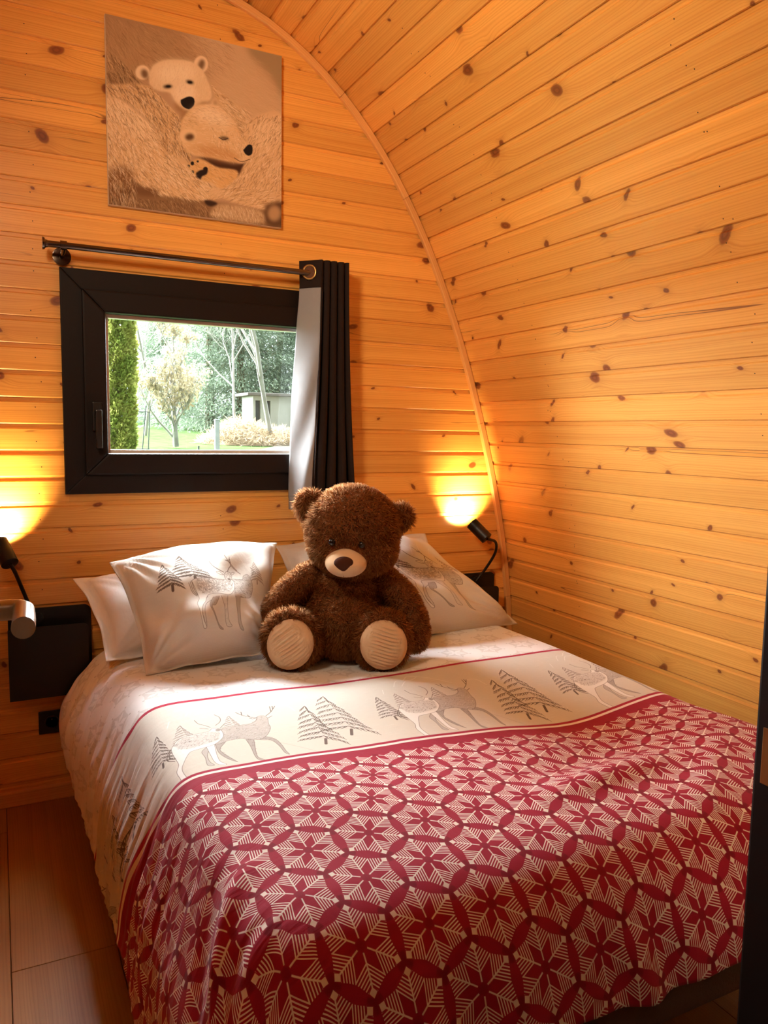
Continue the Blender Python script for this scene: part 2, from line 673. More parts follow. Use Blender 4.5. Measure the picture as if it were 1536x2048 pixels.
add_tube(bm, [(0, .006, hz), (0, .050, hz), (0.001, .0585, hz), (.010, .063, hz), (.05, .064, hz), tuple(tip)], .0106, 28)
ha = link('door_handle_lever', bm_mesh(bm, 'door_handle_lever'), M['steel'], door, True, world_coords=False)
ha.data.set_sharp_from_angle(angle=math.radians(40))

# ------------------------------------------------------------------ window
def ring(bm, x0, x1, z0, z1, w, yf, yb, bev=.004):
    """rectangular frame of four mitred bars"""
    for side in range(4):
        if side == 0: q = [(x0, z1), (x1, z1), (x1 - w, z1 - w), (x0 + w, z1 - w)]
        if side == 1: q = [(x1, z1), (x1, z0), (x1 - w, z0 + w), (x1 - w, z1 - w)]
        if side == 2: q = [(x1, z0), (x0, z0), (x0 + w, z0 + w), (x1 - w, z0 + w)]
        if side == 3: q = [(x0, z0), (x0, z1), (x0 + w, z1 - w), (x0 + w, z0 + w)]
        t = bmesh.new()
        f = [t.verts.new((x, yf, z)) for x, z in q]; b = [t.verts.new((x, yb, z)) for x, z in q]
        t.faces.new(f); t.faces.new(b[::-1])
        for i in range(4): t.faces.new((f[i], b[i], b[(i + 1) % 4], f[(i + 1) % 4]))
        bmesh.ops.recalc_face_normals(t, faces=t.faces)
        ed = [e for e in t.edges if all(abs(v.co.y - yf) < 1e-6 for v in e.verts)]
        bmesh.ops.bevel(t, geom=ed, offset=bev, segments=2, profile=.6, affect='EDGES')
        tm = bpy.data.meshes.new('t'); t.to_mesh(tm); t.free(); bm.from_mesh(tm); bpy.data.meshes.remove(tm)


bm = bmesh.new(); ring(bm, .206, 1.249, 1.075, 1.831, .072, D - .018, D + .10)
win = tag(link('window_1', bm_mesh(bm, 'window_1'), M['frame']), kind='structure')
bm = bmesh.new(); ring(bm, .272, 1.183, 1.141, 1.765, .074, D - .034, D + .06, .007)
sash = link('window_sash', bm_mesh(bm, 'window_sash'), M['frame'], win)
gx0, gx1, gz0, gz1 = .346, 1.109, 1.215, 1.691
bm = bmesh.new(); ring(bm, gx0 - .004, gx1 + .004, gz0 - .004, gz1 + .004, .016, D + .006, D + .030, .001)
link('glazing_spacer', bm_mesh(bm, 'glazing_spacer'), M['spacer'], win)
g = Graph('window_glass')
g.nt.nodes.remove(g.p)
tr = g.nt.nodes.new('ShaderNodeBsdfTransparent'); tr.inputs[0].default_value = (.97, .99, .98, 1)
gl = g.nt.nodes.new('ShaderNodeBsdfGlossy'); gl.inputs['Roughness'].default_value = .02
mx = g.nt.nodes.new('ShaderNodeMixShader')
lw = g.nt.nodes.new('ShaderNodeLayerWeight'); lw.inputs[0].default_value = .5
fk = g.m('POWER', V(g, lw.outputs['Facing']), 5.0) * .6 + .03
g.nt.links.new(fk.k, mx.inputs[0]); g.nt.links.new(tr.outputs[0], mx.inputs[1]); g.nt.links.new(gl.outputs[0], mx.inputs[2])
g.nt.links.new(mx.outputs[0], g.out.inputs[0])
M['glass'] = g.mat
box_obj('window_pane', gx0 - .01, gx1 + .01, D + .016, D + .020, gz0 - .01, gz1 + .01, M['glass'], win, 0)
hp = Vector((.312, 0, 1.315))
bm = bmesh.new(); add_box(bm, hp.x - .016, hp.x + .016, D - .044, D - .032, hp.z - .025, hp.z + .075, .004)
link('handle_plate', bm_mesh(bm, 'handle_plate'), M['black'], win)
bm = bmesh.new(); add_box(bm, hp.x - .0095, hp.x + .0115, D - .075, D - .062, hp.z - .082, hp.z + .048, .004)
add_box(bm, hp.x - .010, hp.x + .010, D - .066, D - .040, hp.z + .018, hp.z + .044, .004)
link('window_handle', bm_mesh(bm, 'window_handle'), M['chrome'] if False else M['blackplastic'], win)

# ------------------------------------------------------------------ flat prints, drawn into images in memory
class Raster:
    def __init__(s, w, h, bg):
        s.w, s.h = w, h
        s.a = np.empty((h, w, 3), np.float32); s.a[:] = np.array(bg, np.float32) / 255

    def _blend(s, x0, y0, mask, col):
        h, w = mask.shape
        sl = s.a[y0:y0 + h, x0:x0 + w]
        sl += mask[..., None] * (np.array(col, np.float32) / 255 - sl)

    def stroke(s, pts, wd, col, al=1.0, taper=0.0):
        P = np.asarray(pts, float)
        n = len(P) - 1
        x0, y0 = np.floor(P.min(0) - wd - 2).astype(int); x1, y1 = np.ceil(P.max(0) + wd + 2).astype(int)
        x0, y0, x1, y1 = max(x0, 0), max(y0, 0), min(x1, s.w), min(y1, s.h)
        if x1 <= x0 or y1 <= y0: return
        gx, gy = np.meshgrid(np.arange(x0, x1) + .5, np.arange(y0, y1) + .5)
        m = np.zeros(gx.shape, np.float32)
        for i in range(n):
            a, b = P[i], P[i + 1]
            d = b - a; L2 = max(d @ d, 1e-9)
            t = np.clip(((gx - a[0]) * d[0] + (gy - a[1]) * d[1]) / L2, 0, 1)
            dist = np.hypot(gx - a[0] - t * d[0], gy - a[1] - t * d[1])
            ww = wd * (1 - taper * (i + t) / n) * .5
            m = np.maximum(m, np.clip(ww - dist + .5, 0, 1) * np.minimum(1, ww * 2 + .2))
        s._blend(x0, y0, m * al, col)

    def mask(s, pts, soft=0):
        P = np.asarray(pts, float)
        gx, gy = np.meshgrid(np.arange(s.w) + .5, np.arange(s.h) + .5)
        x0, y0 = np.floor(P.min(0)).astype(int) - 1; x1, y1 = np.ceil(P.max(0)).astype(int) + 1
        x0, y0, x1, y1 = max(x0, 0), max(y0, 0), min(x1, s.w), min(y1, s.h)
        M_ = np.zeros((s.h, s.w), np.float32)
        if x1 <= x0 or y1 <= y0: return M_
        gx, gy = gx[y0:y1, x0:x1], gy[y0:y1, x0:x1]
        ins = np.zeros(gx.shape, bool)
        for (ax_, ay_), (bx_, by_) in zip(P, np.roll(P, -1, 0)):
            if ay_ == by_: continue
            c = ((ay_ > gy) != (by_ > gy)) & (gx < (bx_ - ax_) * (gy - ay_) / (by_ - ay_) + ax_)
            ins ^= c
        M_[y0:y1, x0:x1] = ins
        return s.blur(M_, soft) if soft else s.blur(M_, 1)

    @staticmethod
    def blur(M_, r):
        r = int(r)
        for ax_ in (0, 1):
            for _ in range(2):
                p = np.pad(M_, [(r + 1, r) if k == ax_ else (0, 0) for k in (0, 1)], mode='edge')
                c = np.cumsum(p, ax_)
                n = M_.shape[ax_]
                M_ = (np.take(c, range(2 * r + 1, 2 * r + 1 + n), ax_) - np.take(c, range(0, n), ax_)) / (2 * r + 1)
        return M_

    def poly(s, pts, col, al=1.0, soft=0):
        s._blend(0, 0, s.mask(pts, soft) * al, col)

    def image(s, name):
        im = bpy.data.images.new(name, s.w, s.h, alpha=False)
        px = np.ones((s.h, s.w, 4), np.float32)
        px[..., :3] = np.clip(s.a[::-1], 0, 1)
        im.pixels.foreach_set(px.ravel())
        im.update()
        im.pack()
        return im


def homog(src, dst):
    A = []
    for (x, y), (X, Y) in zip(src, dst):
        A += [[x, y, 1, 0, 0, 0, -X * x, -X * y], [0, 0, 0, x, y, 1, -Y * x, -Y * y]]
    h = np.linalg.solve(np.array(A, float), np.array(dst, float).ravel())
    H = np.append(h, 1).reshape(3, 3)

    def f(pts):
        P = np.asarray(pts, float).reshape(-1, 2)
        q = np.c_[P, np.ones(len(P))] @ H.T
        return q[:, :2] / q[:, 2:]
    return f


def ell(cx, cy, rx, ry, rot=0, n=28):
    t = np.linspace(0, 2 * np.pi, n, endpoint=False)
    c, s_ = math.cos(math.radians(rot)), math.sin(math.radians(rot))
    x, y = rx * np.cos(t), ry * np.sin(t)
    return np.stack([cx + x * c - y * s_, cy + x * s_ + y * c], 1)


# --- canvas print: two polar bear cubs cuddled between their mother's forelegs
def canvas_image():
    W, H = 700, 712
    R_ = Raster(W, H, (176, 128, 84))
    f = homog([(65, 69), (1405, 346), (1428, 1678), (107, 1517)], [(0, 0), (W, 0), (W, H), (0, H)])
    rng = np.random.default_rng(3)

    def reg(pts, col, soft=4, al=1.0, smooth=True):
        p = np.asarray(pts, float)
        if smooth: p = spline(np.vstack([p, p[:1]]), 5)[:-1]
        R_.poly(f(p), col, al, soft)

    def fur(pts, n, L, dirf, cols, wd=1.3, al=.55):
        n = int(n * 1.7); al = min(.95, al * 1.35); wd *= 1.1
        P = np.asarray(pts, float)
        q = f(P); x0, y0 = q.min(0); x1, y1 = q.max(0)
        mk = R_.mask(spline(np.vstack([q, q[:1]]), 5)[:-1])
        k = 0
        for _ in range(n * 6):
            if k >= n: break
            x, y = rng.uniform(x0, x1), rng.uniform(y0, y1)
            if not (0 <= int(y) < H and 0 <= int(x) < W) or mk[int(y), int(x)] < .5: continue
            k += 1
            a = math.radians(dirf(x, y) + rng.normal(0, 13)); l = L * rng.uniform(.5, 1.3); b = a + rng.normal(0, .35)
            p1 = (x + .5 * l * math.cos(a), y + .5 * l * math.sin(a)); p2 = (p1[0] + .5 * l * math.cos(b), p1[1] + .5 * l * math.sin(b))
            R_.stroke([(x, y), p1, p2], wd, cols[rng.integers(len(cols))], al * rng.uniform(.4, 1), .7)
    cream, tan, brown, dk, blk = (246, 222, 182), (210, 166, 108), (104, 60, 24), (54, 26, 8), (14, 6, 4)
    # mother's flank behind
    reg([(40, 50), (700, 190), (900, 420), (420, 480), (300, 620), (60, 620)], (158, 112, 66), 40)
    reg([(700, 190), (1200, 300), (1420, 700), (1420, 900), (900, 800), (820, 430)], (196, 152, 102), 50)
    reg([(1130, 280), (1430, 340), (1430, 660), (1320, 500), (1190, 380)], (150, 116, 70), 14)
    fur([(60, 80), (1000, 270), (850, 500), (60, 600)], 900, 46, lambda x, y: 28 if x > 120 else 58, [brown, (184, 134, 80), (204, 156, 100)], 1.3, .35)
    fur([(840, 420), (1200, 350), (1410, 800), (980, 800)], 500, 50, lambda x, y: 20, [(214, 170, 118), (176, 130, 80)], 1.3, .3)
    fur([(70, 330), (240, 460), (330, 600), (70, 590)], 240, 60, lambda x, y: 62, [dk, brown, tan], 1.4, .45)
    # left cub's body
    B = [(80, 600), (180, 600), (300, 590), (420, 620), (520, 720), (600, 800), (690, 900), (720, 1150), (560, 1160), (480, 1020), (430, 900), (330, 800), (200, 720), (90, 690)]
    reg(B, (200, 150, 92), 4)
    fur(B, 900, 22, lambda x, y: 40 + .06 * y, [brown, dk, tan, cream], 1.5, .6)
    # right shoulder of the lower cub
    Rg = [(860, 560), (940, 640), (1060, 720), (1160, 800), (1110, 960), (1040, 860), (930, 740)]
    reg(Rg, (198, 150, 94), 5)
    fur(Rg, 260, 26, lambda x, y: 35, [brown, cream, tan], 1.4, .55)
    # dark reflection at the bottom
    reg([(105, 1310), (300, 1300), (500, 1420), (900, 1480), (1320, 1540), (1430, 1480), (1430, 1700), (90, 1560)], (120, 78, 42), 8)
    # far paw and arm
    reg([(760, 1130), (900, 1140), (1050, 1180), (1170, 1170), (1110, 1290), (960, 1260)], (52, 22, 8), 8)
    Hh = [(775, 1150), (830, 1165), (930, 1215), (1080, 1240), (1060, 1330), (990, 1380), (900, 1370), (830, 1330), (740, 1290), (700, 1200)]
    reg(Hh, (212, 152, 80), 3)
    fur(Hh, 220, 18, lambda x, y: 25, [brown, cream, tan], 1.2, .4)
    reg(ell(640, 1190, 70, 42, 10), (206, 158, 102), 5, smooth=False)
    for e in ((735, 1190, 13, 15), (706, 1214, 12, 13), (737, 1260, 12, 16), (776, 1174, 8, 8), (836, 1230, 18, 15), (755, 1300, 10, 10)):
        reg(ell(*e), blk, 1, smooth=False)
    reg([(765, 1262), (800, 1240), (850, 1235), (845, 1270), (810, 1290), (795, 1325), (765, 1310)], (26, 10, 5), 2)
    # foreleg from the left
    Cc = [(85, 700), (190, 720), (330, 830), (430, 920), (500, 1060), (600, 1160), (700, 1205), (740, 1260), (800, 1315), (900, 1340), (918, 1390), (870, 1455), (780, 1475), (600, 1450), (460, 1430), (280, 1330), (100, 1330)]
    reg(Cc, (212, 164, 106), 3)
    reg([(90, 710), (200, 730), (340, 840), (470, 1010), (330, 1000), (180, 880), (95, 860)], (228, 188, 134), 18)
    reg([(110, 1240), (250, 1230), (300, 1330), (280, 1440), (110, 1440)], (112, 66, 30), 12)
    reg([(300, 1380), (470, 1390), (470, 1450), (330, 1440)], (98, 56, 26), 8)
    fur(Cc, 1500, 26, lambda x, y: 62 if x < 110 else 48 - .04 * (x - 110), [brown, (160, 104, 52), cream, cream, tan], 1.6, .6)
    fur([(120, 1330), (300, 1320), (300, 1540), (120, 1520)], 220, 34, lambda x, y: 80, [dk, tan, brown, cream], 1.6, .5)
    # foreleg from the right
    Ee = [(1110, 1000), (1170, 850), (1420, 810), (1430, 1480), (1300, 1535), (1100, 1495), (960, 1455), (890, 1470), (868, 1420), (890, 1375), (980, 1375), (1080, 1290), (1130, 1190), (1180, 1110)]
    reg(Ee, (208, 160, 104), 3)
    reg([(1170, 860), (1420, 815), (1425, 1000), (1250, 1040), (1190, 980)], (224, 182, 128), 22)
    fur(Ee, 900, 24, lambda x, y: 118 if y < 560 else 150, [brown, (150, 96, 48), cream, tan], 1.6, .55)
    reg(ell(915, 1415, 46, 40), (216, 170, 112), 14, .8, smooth=False)
    reg([(900, 1530), (980, 1500), (1250, 1545), (1300, 1640), (1000, 1620), (880, 1590)], (186, 142, 92), 6)
    fur([(900, 1530), (980, 1500), (1250, 1545), (1300, 1640), (1000, 1620), (880, 1590)], 200, 18, lambda x, y: 70, [brown, cream], 1.3, .5)
    fur([(300, 1470), (820, 1500), (860, 1590), (320, 1530)], 260, 20, lambda x, y: 60, [dk, tan, brown], 1.4, .5)
    reg([(830, 1470), (900, 1480), (930, 1500), (880, 1520), (840, 1500)], (40, 18, 8), 3)
    reg([(1300, 1500), (1430, 1480), (1430, 1660), (1310, 1640)], (74, 40, 18), 8)
    reg(ell(1372, 1565, 52, 62), (170, 122, 74), 8, smooth=False)
    # upper cub's head
    Hd = [(400, 500), (440, 440), (520, 405), (620, 400), (720, 412), (800, 470), (845, 560), (868, 620), (872, 680), (840, 715), (800, 720), (770, 770), (700, 790), (640, 765), (600, 720), (560, 655), (470, 640), (405, 590)]
    for e, i in (((350, 505, 54, 56), (366, 515, 26, 36, -20)), ((790, 428, 54, 64), (792, 434, 24, 44, 15))):
        reg(ell(*e), (232, 196, 146), 2, smooth=False); reg(ell(*i), (84, 46, 18), 5, .85, smooth=False)
    reg(Hd, (224, 184, 130), 3)
    reg([(430, 500), (520, 430), (700, 430), (760, 500), (680, 560), (520, 580)], (240, 208, 160), 20)
    reg(ell(665, 650, 88, 84, 10), (240, 206, 160), 12, smooth=False)
    reg([(590, 720), (640, 760), (720, 790), (790, 740), (770, 790), (690, 815), (610, 780)], (140, 88, 42), 8, .8)
    fur(Hd, 420, 13, lambda x, y: 100, [(190, 146, 96), cream, tan], 1.1, .4)
    reg(ell(541, 606, 34, 13, -8), dk, 4, smooth=False); reg(ell(545, 605, 18, 9), blk, 2, smooth=False)
    reg(ell(708, 567, 28, 13, 12), dk, 4, smooth=False); reg(ell(708, 569, 17, 9), blk, 2, smooth=False)
    reg([(640, 705), (700, 678), (740, 692), (741, 740), (708, 774), (664, 760), (643, 732)], blk, 1)
    reg([(640, 800), (720, 790), (790, 720), (860, 715), (830, 745), (760, 770), (690, 830), (640, 880)], (150, 98, 50), 6, .7)
    # lower cub's head
    reg(ell(900, 722, 27, 40), (204, 158, 106), 3, smooth=False); reg(ell(903, 728, 12, 24), (150, 104, 60), 5, .8, smooth=False)
    Jj = [(650, 860), (700, 790), (770, 742), (860, 735), (940, 752), (1010, 820), (1060, 868), (1080, 920), (1115, 985), (1170, 1032), (1190, 1085), (1170, 1150), (1110, 1182), (1050, 1170), (960, 1160), (860, 1140), (760, 1132), (690, 1090), (640, 1000)]
    reg(Jj, (216, 168, 108), 3)
    reg([(720, 800), (800, 750), (920, 760), (1020, 850), (1000, 900), (860, 880)], (236, 200, 150), 16)
    reg([(700, 1070), (900, 1050), (1100, 1120), (1050, 1165), (860, 1135)], (190, 128, 66), 14)
    fur(Jj, 520, 18, lambda x, y: 30 if y > 430 else -10, [(178, 124, 70), cream, tan], 1.2, .45)
    fur([(650, 860), (700, 790), (860, 740), (1000, 820), (1080, 920), (1000, 900), (800, 880), (690, 950)], 260, 14, lambda x, y: 15, [brown, (196, 148, 92), cream], 1.0, .35)
    fur([(860, 900), (1060, 930), (1170, 1040), (1130, 1120), (900, 1040)], 200, 12, lambda x, y: 70, [brown, (150, 100, 56), cream, cream], 1.1, .45)
    reg(ell(700, 975, 66, 52, -10), (226, 182, 124), 3, smooth=False); reg(ell(712, 988, 34, 26, -10), (74, 40, 16), 5, smooth=False)
    R_.stroke(f(spline([(935, 985), (970, 1002), (1005, 990)])), 2.6, blk, .9)
    reg(ell(978, 990, 34, 13, 8), dk, 4, .8, smooth=False)
    reg([(1122, 1078), (1160, 1037), (1190, 1044), (1192, 1100), (1168, 1120), (1140, 1108)], blk, 1)
    R_.stroke(f(spline([(1055, 1140), (1110, 1168), (1175, 1148)])), 2.4, dk, .9)
    R_.a = np.clip(R_.a, 0, 1) ** np.array([.82, .76, .71], np.float32)
    return R_.image('canvas_photo')


# --- deer and firs
GREY, DGREY, WHT = (140, 127, 116), (98, 84, 74), (236, 233, 226)


def draw_fir(R_, f, top, base, wid, rng, wd=1.6, col=GREY, lean=0.0):
    """tiers of drooping boughs, each hung with short needle strokes"""
    (tx, ty), (bx, by) = top, base
    h = by - ty
    n = 8
    R_.poly(f([(tx, ty), (tx + (bx - tx) * .5 + wid * .30, ty + h * .52), (bx + wid * .40, by - h * .14), (bx - wid * .40, by - h * .14), (tx + (bx - tx) * .5 - wid * .30, ty + h * .52)]), (198, 191, 181), .6, 3)
    for i in range(1, n + 1):
        t = i / n
        cx, cy = tx + (bx - tx) * t * .9, ty + h * (t * .86)
        half = wid * .5 * (t ** .8)
        m = 3 + int(8 * t)
        for sgn in (-1, 1):
            tipx, tipy = cx + sgn * half * rng.uniform(.92, 1.12), cy + h * rng.uniform(.035, .065)
            pts = spline([(cx, cy - h * .075), (cx + sgn * half * .5, cy - h * .022), (tipx, tipy)], 8)
            R_.stroke(f(pts), wd * 1.6, col, .95, .6)
            for k in range(1, m + 1):
                q = pts[min(int(len(pts) * k / (m + .5)), len(pts) - 1)]
                l = h * .070 * rng.uniform(.7, 1.15)
                R_.stroke(f([(q[0], q[1]), (q[0] + sgn * half * .05, q[1] + l * .5), (q[0] + sgn * half * .16, q[1] + l)]), wd * 1.5, col, .9, .55)
                R_.stroke(f([(q[0] + 1, q[1] - l * .15), (q[0] + sgn * half * .05, q[1] - l * .7)]), wd * .9, WHT, .6, .4)
    R_.stroke(f([(bx - h * .01, by - h * .14), (bx, by)]), wd * 4.5, col, .95)


def outline(R_, f, pts, wd=1.3, col=DGREY, al=.95):
    R_.stroke(f(spline(pts, 5)), wd, col, al)


def fill(R_, f, pts, col, al=1.0, soft=1):
    R_.poly(f(spline(np.vstack([pts, pts[:1]]), 4)[:-1]), col, al, soft)


def hatch(R_, f, pts, n, L, ang, cols, rng, wd=1.1, al=.7):
    q = f(np.asarray(pts, float))
    x0, y0 = q.min(0); x1, y1 = q.max(0)
    mk = R_.mask(q)
    for _ in range(n):
        x, y = rng.uniform(x0, x1), rng.uniform(y0, y1)
        if not (0 <= int(y) < R_.h and 0 <= int(x) < R_.w) or mk[int(y), int(x)] < .5: continue
        a = math.radians(ang + rng.normal(0, 25)); l = L * rng.uniform(.4, 1.2)
        R_.stroke([(x, y), (x + l * math.cos(a), y + l * math.sin(a))], wd, cols[rng.integers(len(cols))], al)


def pillow_image():
    W, H = 680, 520
    R_ = Raster(W, H, (214, 212, 205))
    rng = np.random.default_rng(5)
    f = homog([(-90, -20), (1600, -260), (1500, 935), (230, 1065)], [(0, 0), (W, 0), (W, H), (0, H)])
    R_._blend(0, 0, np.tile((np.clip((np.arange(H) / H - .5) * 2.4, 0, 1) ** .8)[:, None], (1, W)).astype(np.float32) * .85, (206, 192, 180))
    for y in range(int(H * .62), H, 5):           # rows of tiny stitches printed on the lower half
        for x in range(0, W, 7):
            R_.stroke([(x + (y % 2) * 3, y), (x + 4 + (y % 2) * 3, y)], 1.0, (232, 224, 214), .5)
    for p in ([(870, 260), (960, 120), (1010, 200), (1110, 70), (1210, 160), (1330, 60)], [(1010, 90), (1100, 130), (1180, 240), (1235, 300)], [(880, 110), (920, 180)], [(690, 80), (720, 160)]):
        R_.stroke(f(p), 3.0, WHT, .55)
    draw_fir(R_, f, (500, 130), (640, 425), 380, rng, 3.0, DGREY)
    draw_fir(R_, f, (335, 225), (415, 500), 230, rng, 2.6, DGREY)
    draw_fir(R_, f, (1285, 175), (1315, 400), 165, rng, 1.2)
    stag = [(1020, 385), (1130, 388), (1150, 350), (1200, 330), (1238, 380), (1250, 450), (1215, 540), (1150, 565), (1030, 560)]
    fill(R_, f, stag, (190, 184, 176)); hatch(R_, f, stag, 260, 9, 30, [GREY, DGREY, WHT], rng)
    outline(R_, f, stag)
    for p in ([(1085, 300), (1040, 260), (1000, 220), (960, 150)], [(1120, 330), (1060, 290), (1020, 255)], [(1250, 330), (1275, 290), (1240, 250)], [(1000, 215), (1010, 180)], [(1275, 290), (1300, 300)]):
        outline(R_, f, p, 3.0, GREY)
    for leg in ([(1035, 560), (1047, 680), (1065, 790), (1085, 832), (1117, 845), (1108, 825), (1085, 770), (1077, 680), (1085, 560)],):
        fill(R_, f, leg, (176, 168, 158)); outline(R_, f, leg)
    far = [[(800, 570), (760, 640), (792, 700), (850, 780), (880, 812), (915, 816), (862, 780), (812, 710), (782, 652), (822, 640), (862, 565)],
           [(880, 560), (912, 650), (930, 740), (950, 795), (1000, 800), (965, 745), (945, 640), (950, 560)],
           [(745, 560), (692, 640), (680, 720), (710, 790), (735, 822), (725, 780), (705, 715), (720, 640), (775, 600)]]
    for i, leg in enumerate(far):
        fill(R_, f, leg, (172, 162, 152) if i == 0 else (206, 200, 192)); outline(R_, f, leg)
        hatch(R_, f, leg, 60, 7, 80, [GREY, DGREY], rng, 1.0, .5)
    body = [(600, 420), (650, 400), (780, 398), (900, 405), (955, 395), (1030, 400), (1035, 470), (1005, 525), (960, 552), (860, 535), (755, 545), (720, 610), (690, 650), (680, 720), (700, 780), (735, 820), (705, 825), (672, 760), (655, 690), (640, 625), (662, 570), (640, 500)]
    fill(R_, f, body, (226, 223, 216))
    back = [(640, 405), (780, 398), (950, 400), (1025, 405), (1010, 480), (960, 515), (800, 525), (700, 530), (655, 480)]
    fill(R_, f, back, (188, 182, 174), .9, 5)
    hatch(R_, f, back, 420, 8, 10, [GREY, DGREY], rng, 1.0, .6)
    for _ in range(110):
        x, y = rng.uniform(650, 1010), rng.uniform(405, 515)
        R_.stroke(f([(x, y), (x + 5, y + 2)]), 3.0, WHT, .85)
    outline(R_, f, body + body[:1], 1.3)
    for p in ([(570, 440), (600, 510), (645, 548)], [(600, 425), (622, 490), (652, 535)], [(585, 430), (610, 500), (648, 540)]):
        outline(R_, f, p, 3.0, GREY)
    face = [(940, 345), (970, 318), (1018, 330), (1020, 372), (1000, 406), (966, 402), (945, 376)]
    fill(R_, f, face, (212, 206, 198)); outline(R_, f, face + face[:1]); hatch(R_, f, face, 50, 6, 70, [GREY, DGREY], rng)
    fill(R_, f, ell(990, 390, 16, 10), DGREY, .8)
    for e in ([(935, 352), (895, 325), (858, 330), (895, 350)], [(1008, 342), (1035, 318), (1056, 322), (1035, 342)]):
        fill(R_, f, e, (216, 210, 202)); outline(R_, f, e + e[:1])
    for p in ([(938, 325), (880, 300), (832, 262), (804, 205)], [(980, 318), (1000, 282), (1022, 252), (1002, 220), (966, 205)], [(1022, 252), (1010, 195)]):
        outline(R_, f, p, 3.4, GREY); outline(R_, f, p, 1.0, DGREY)
    return R_.image('pillow_print')


BAND_P, BAND_U0, BAND_V0, BAND_V1 = .61, .30, 1.632, 2.062


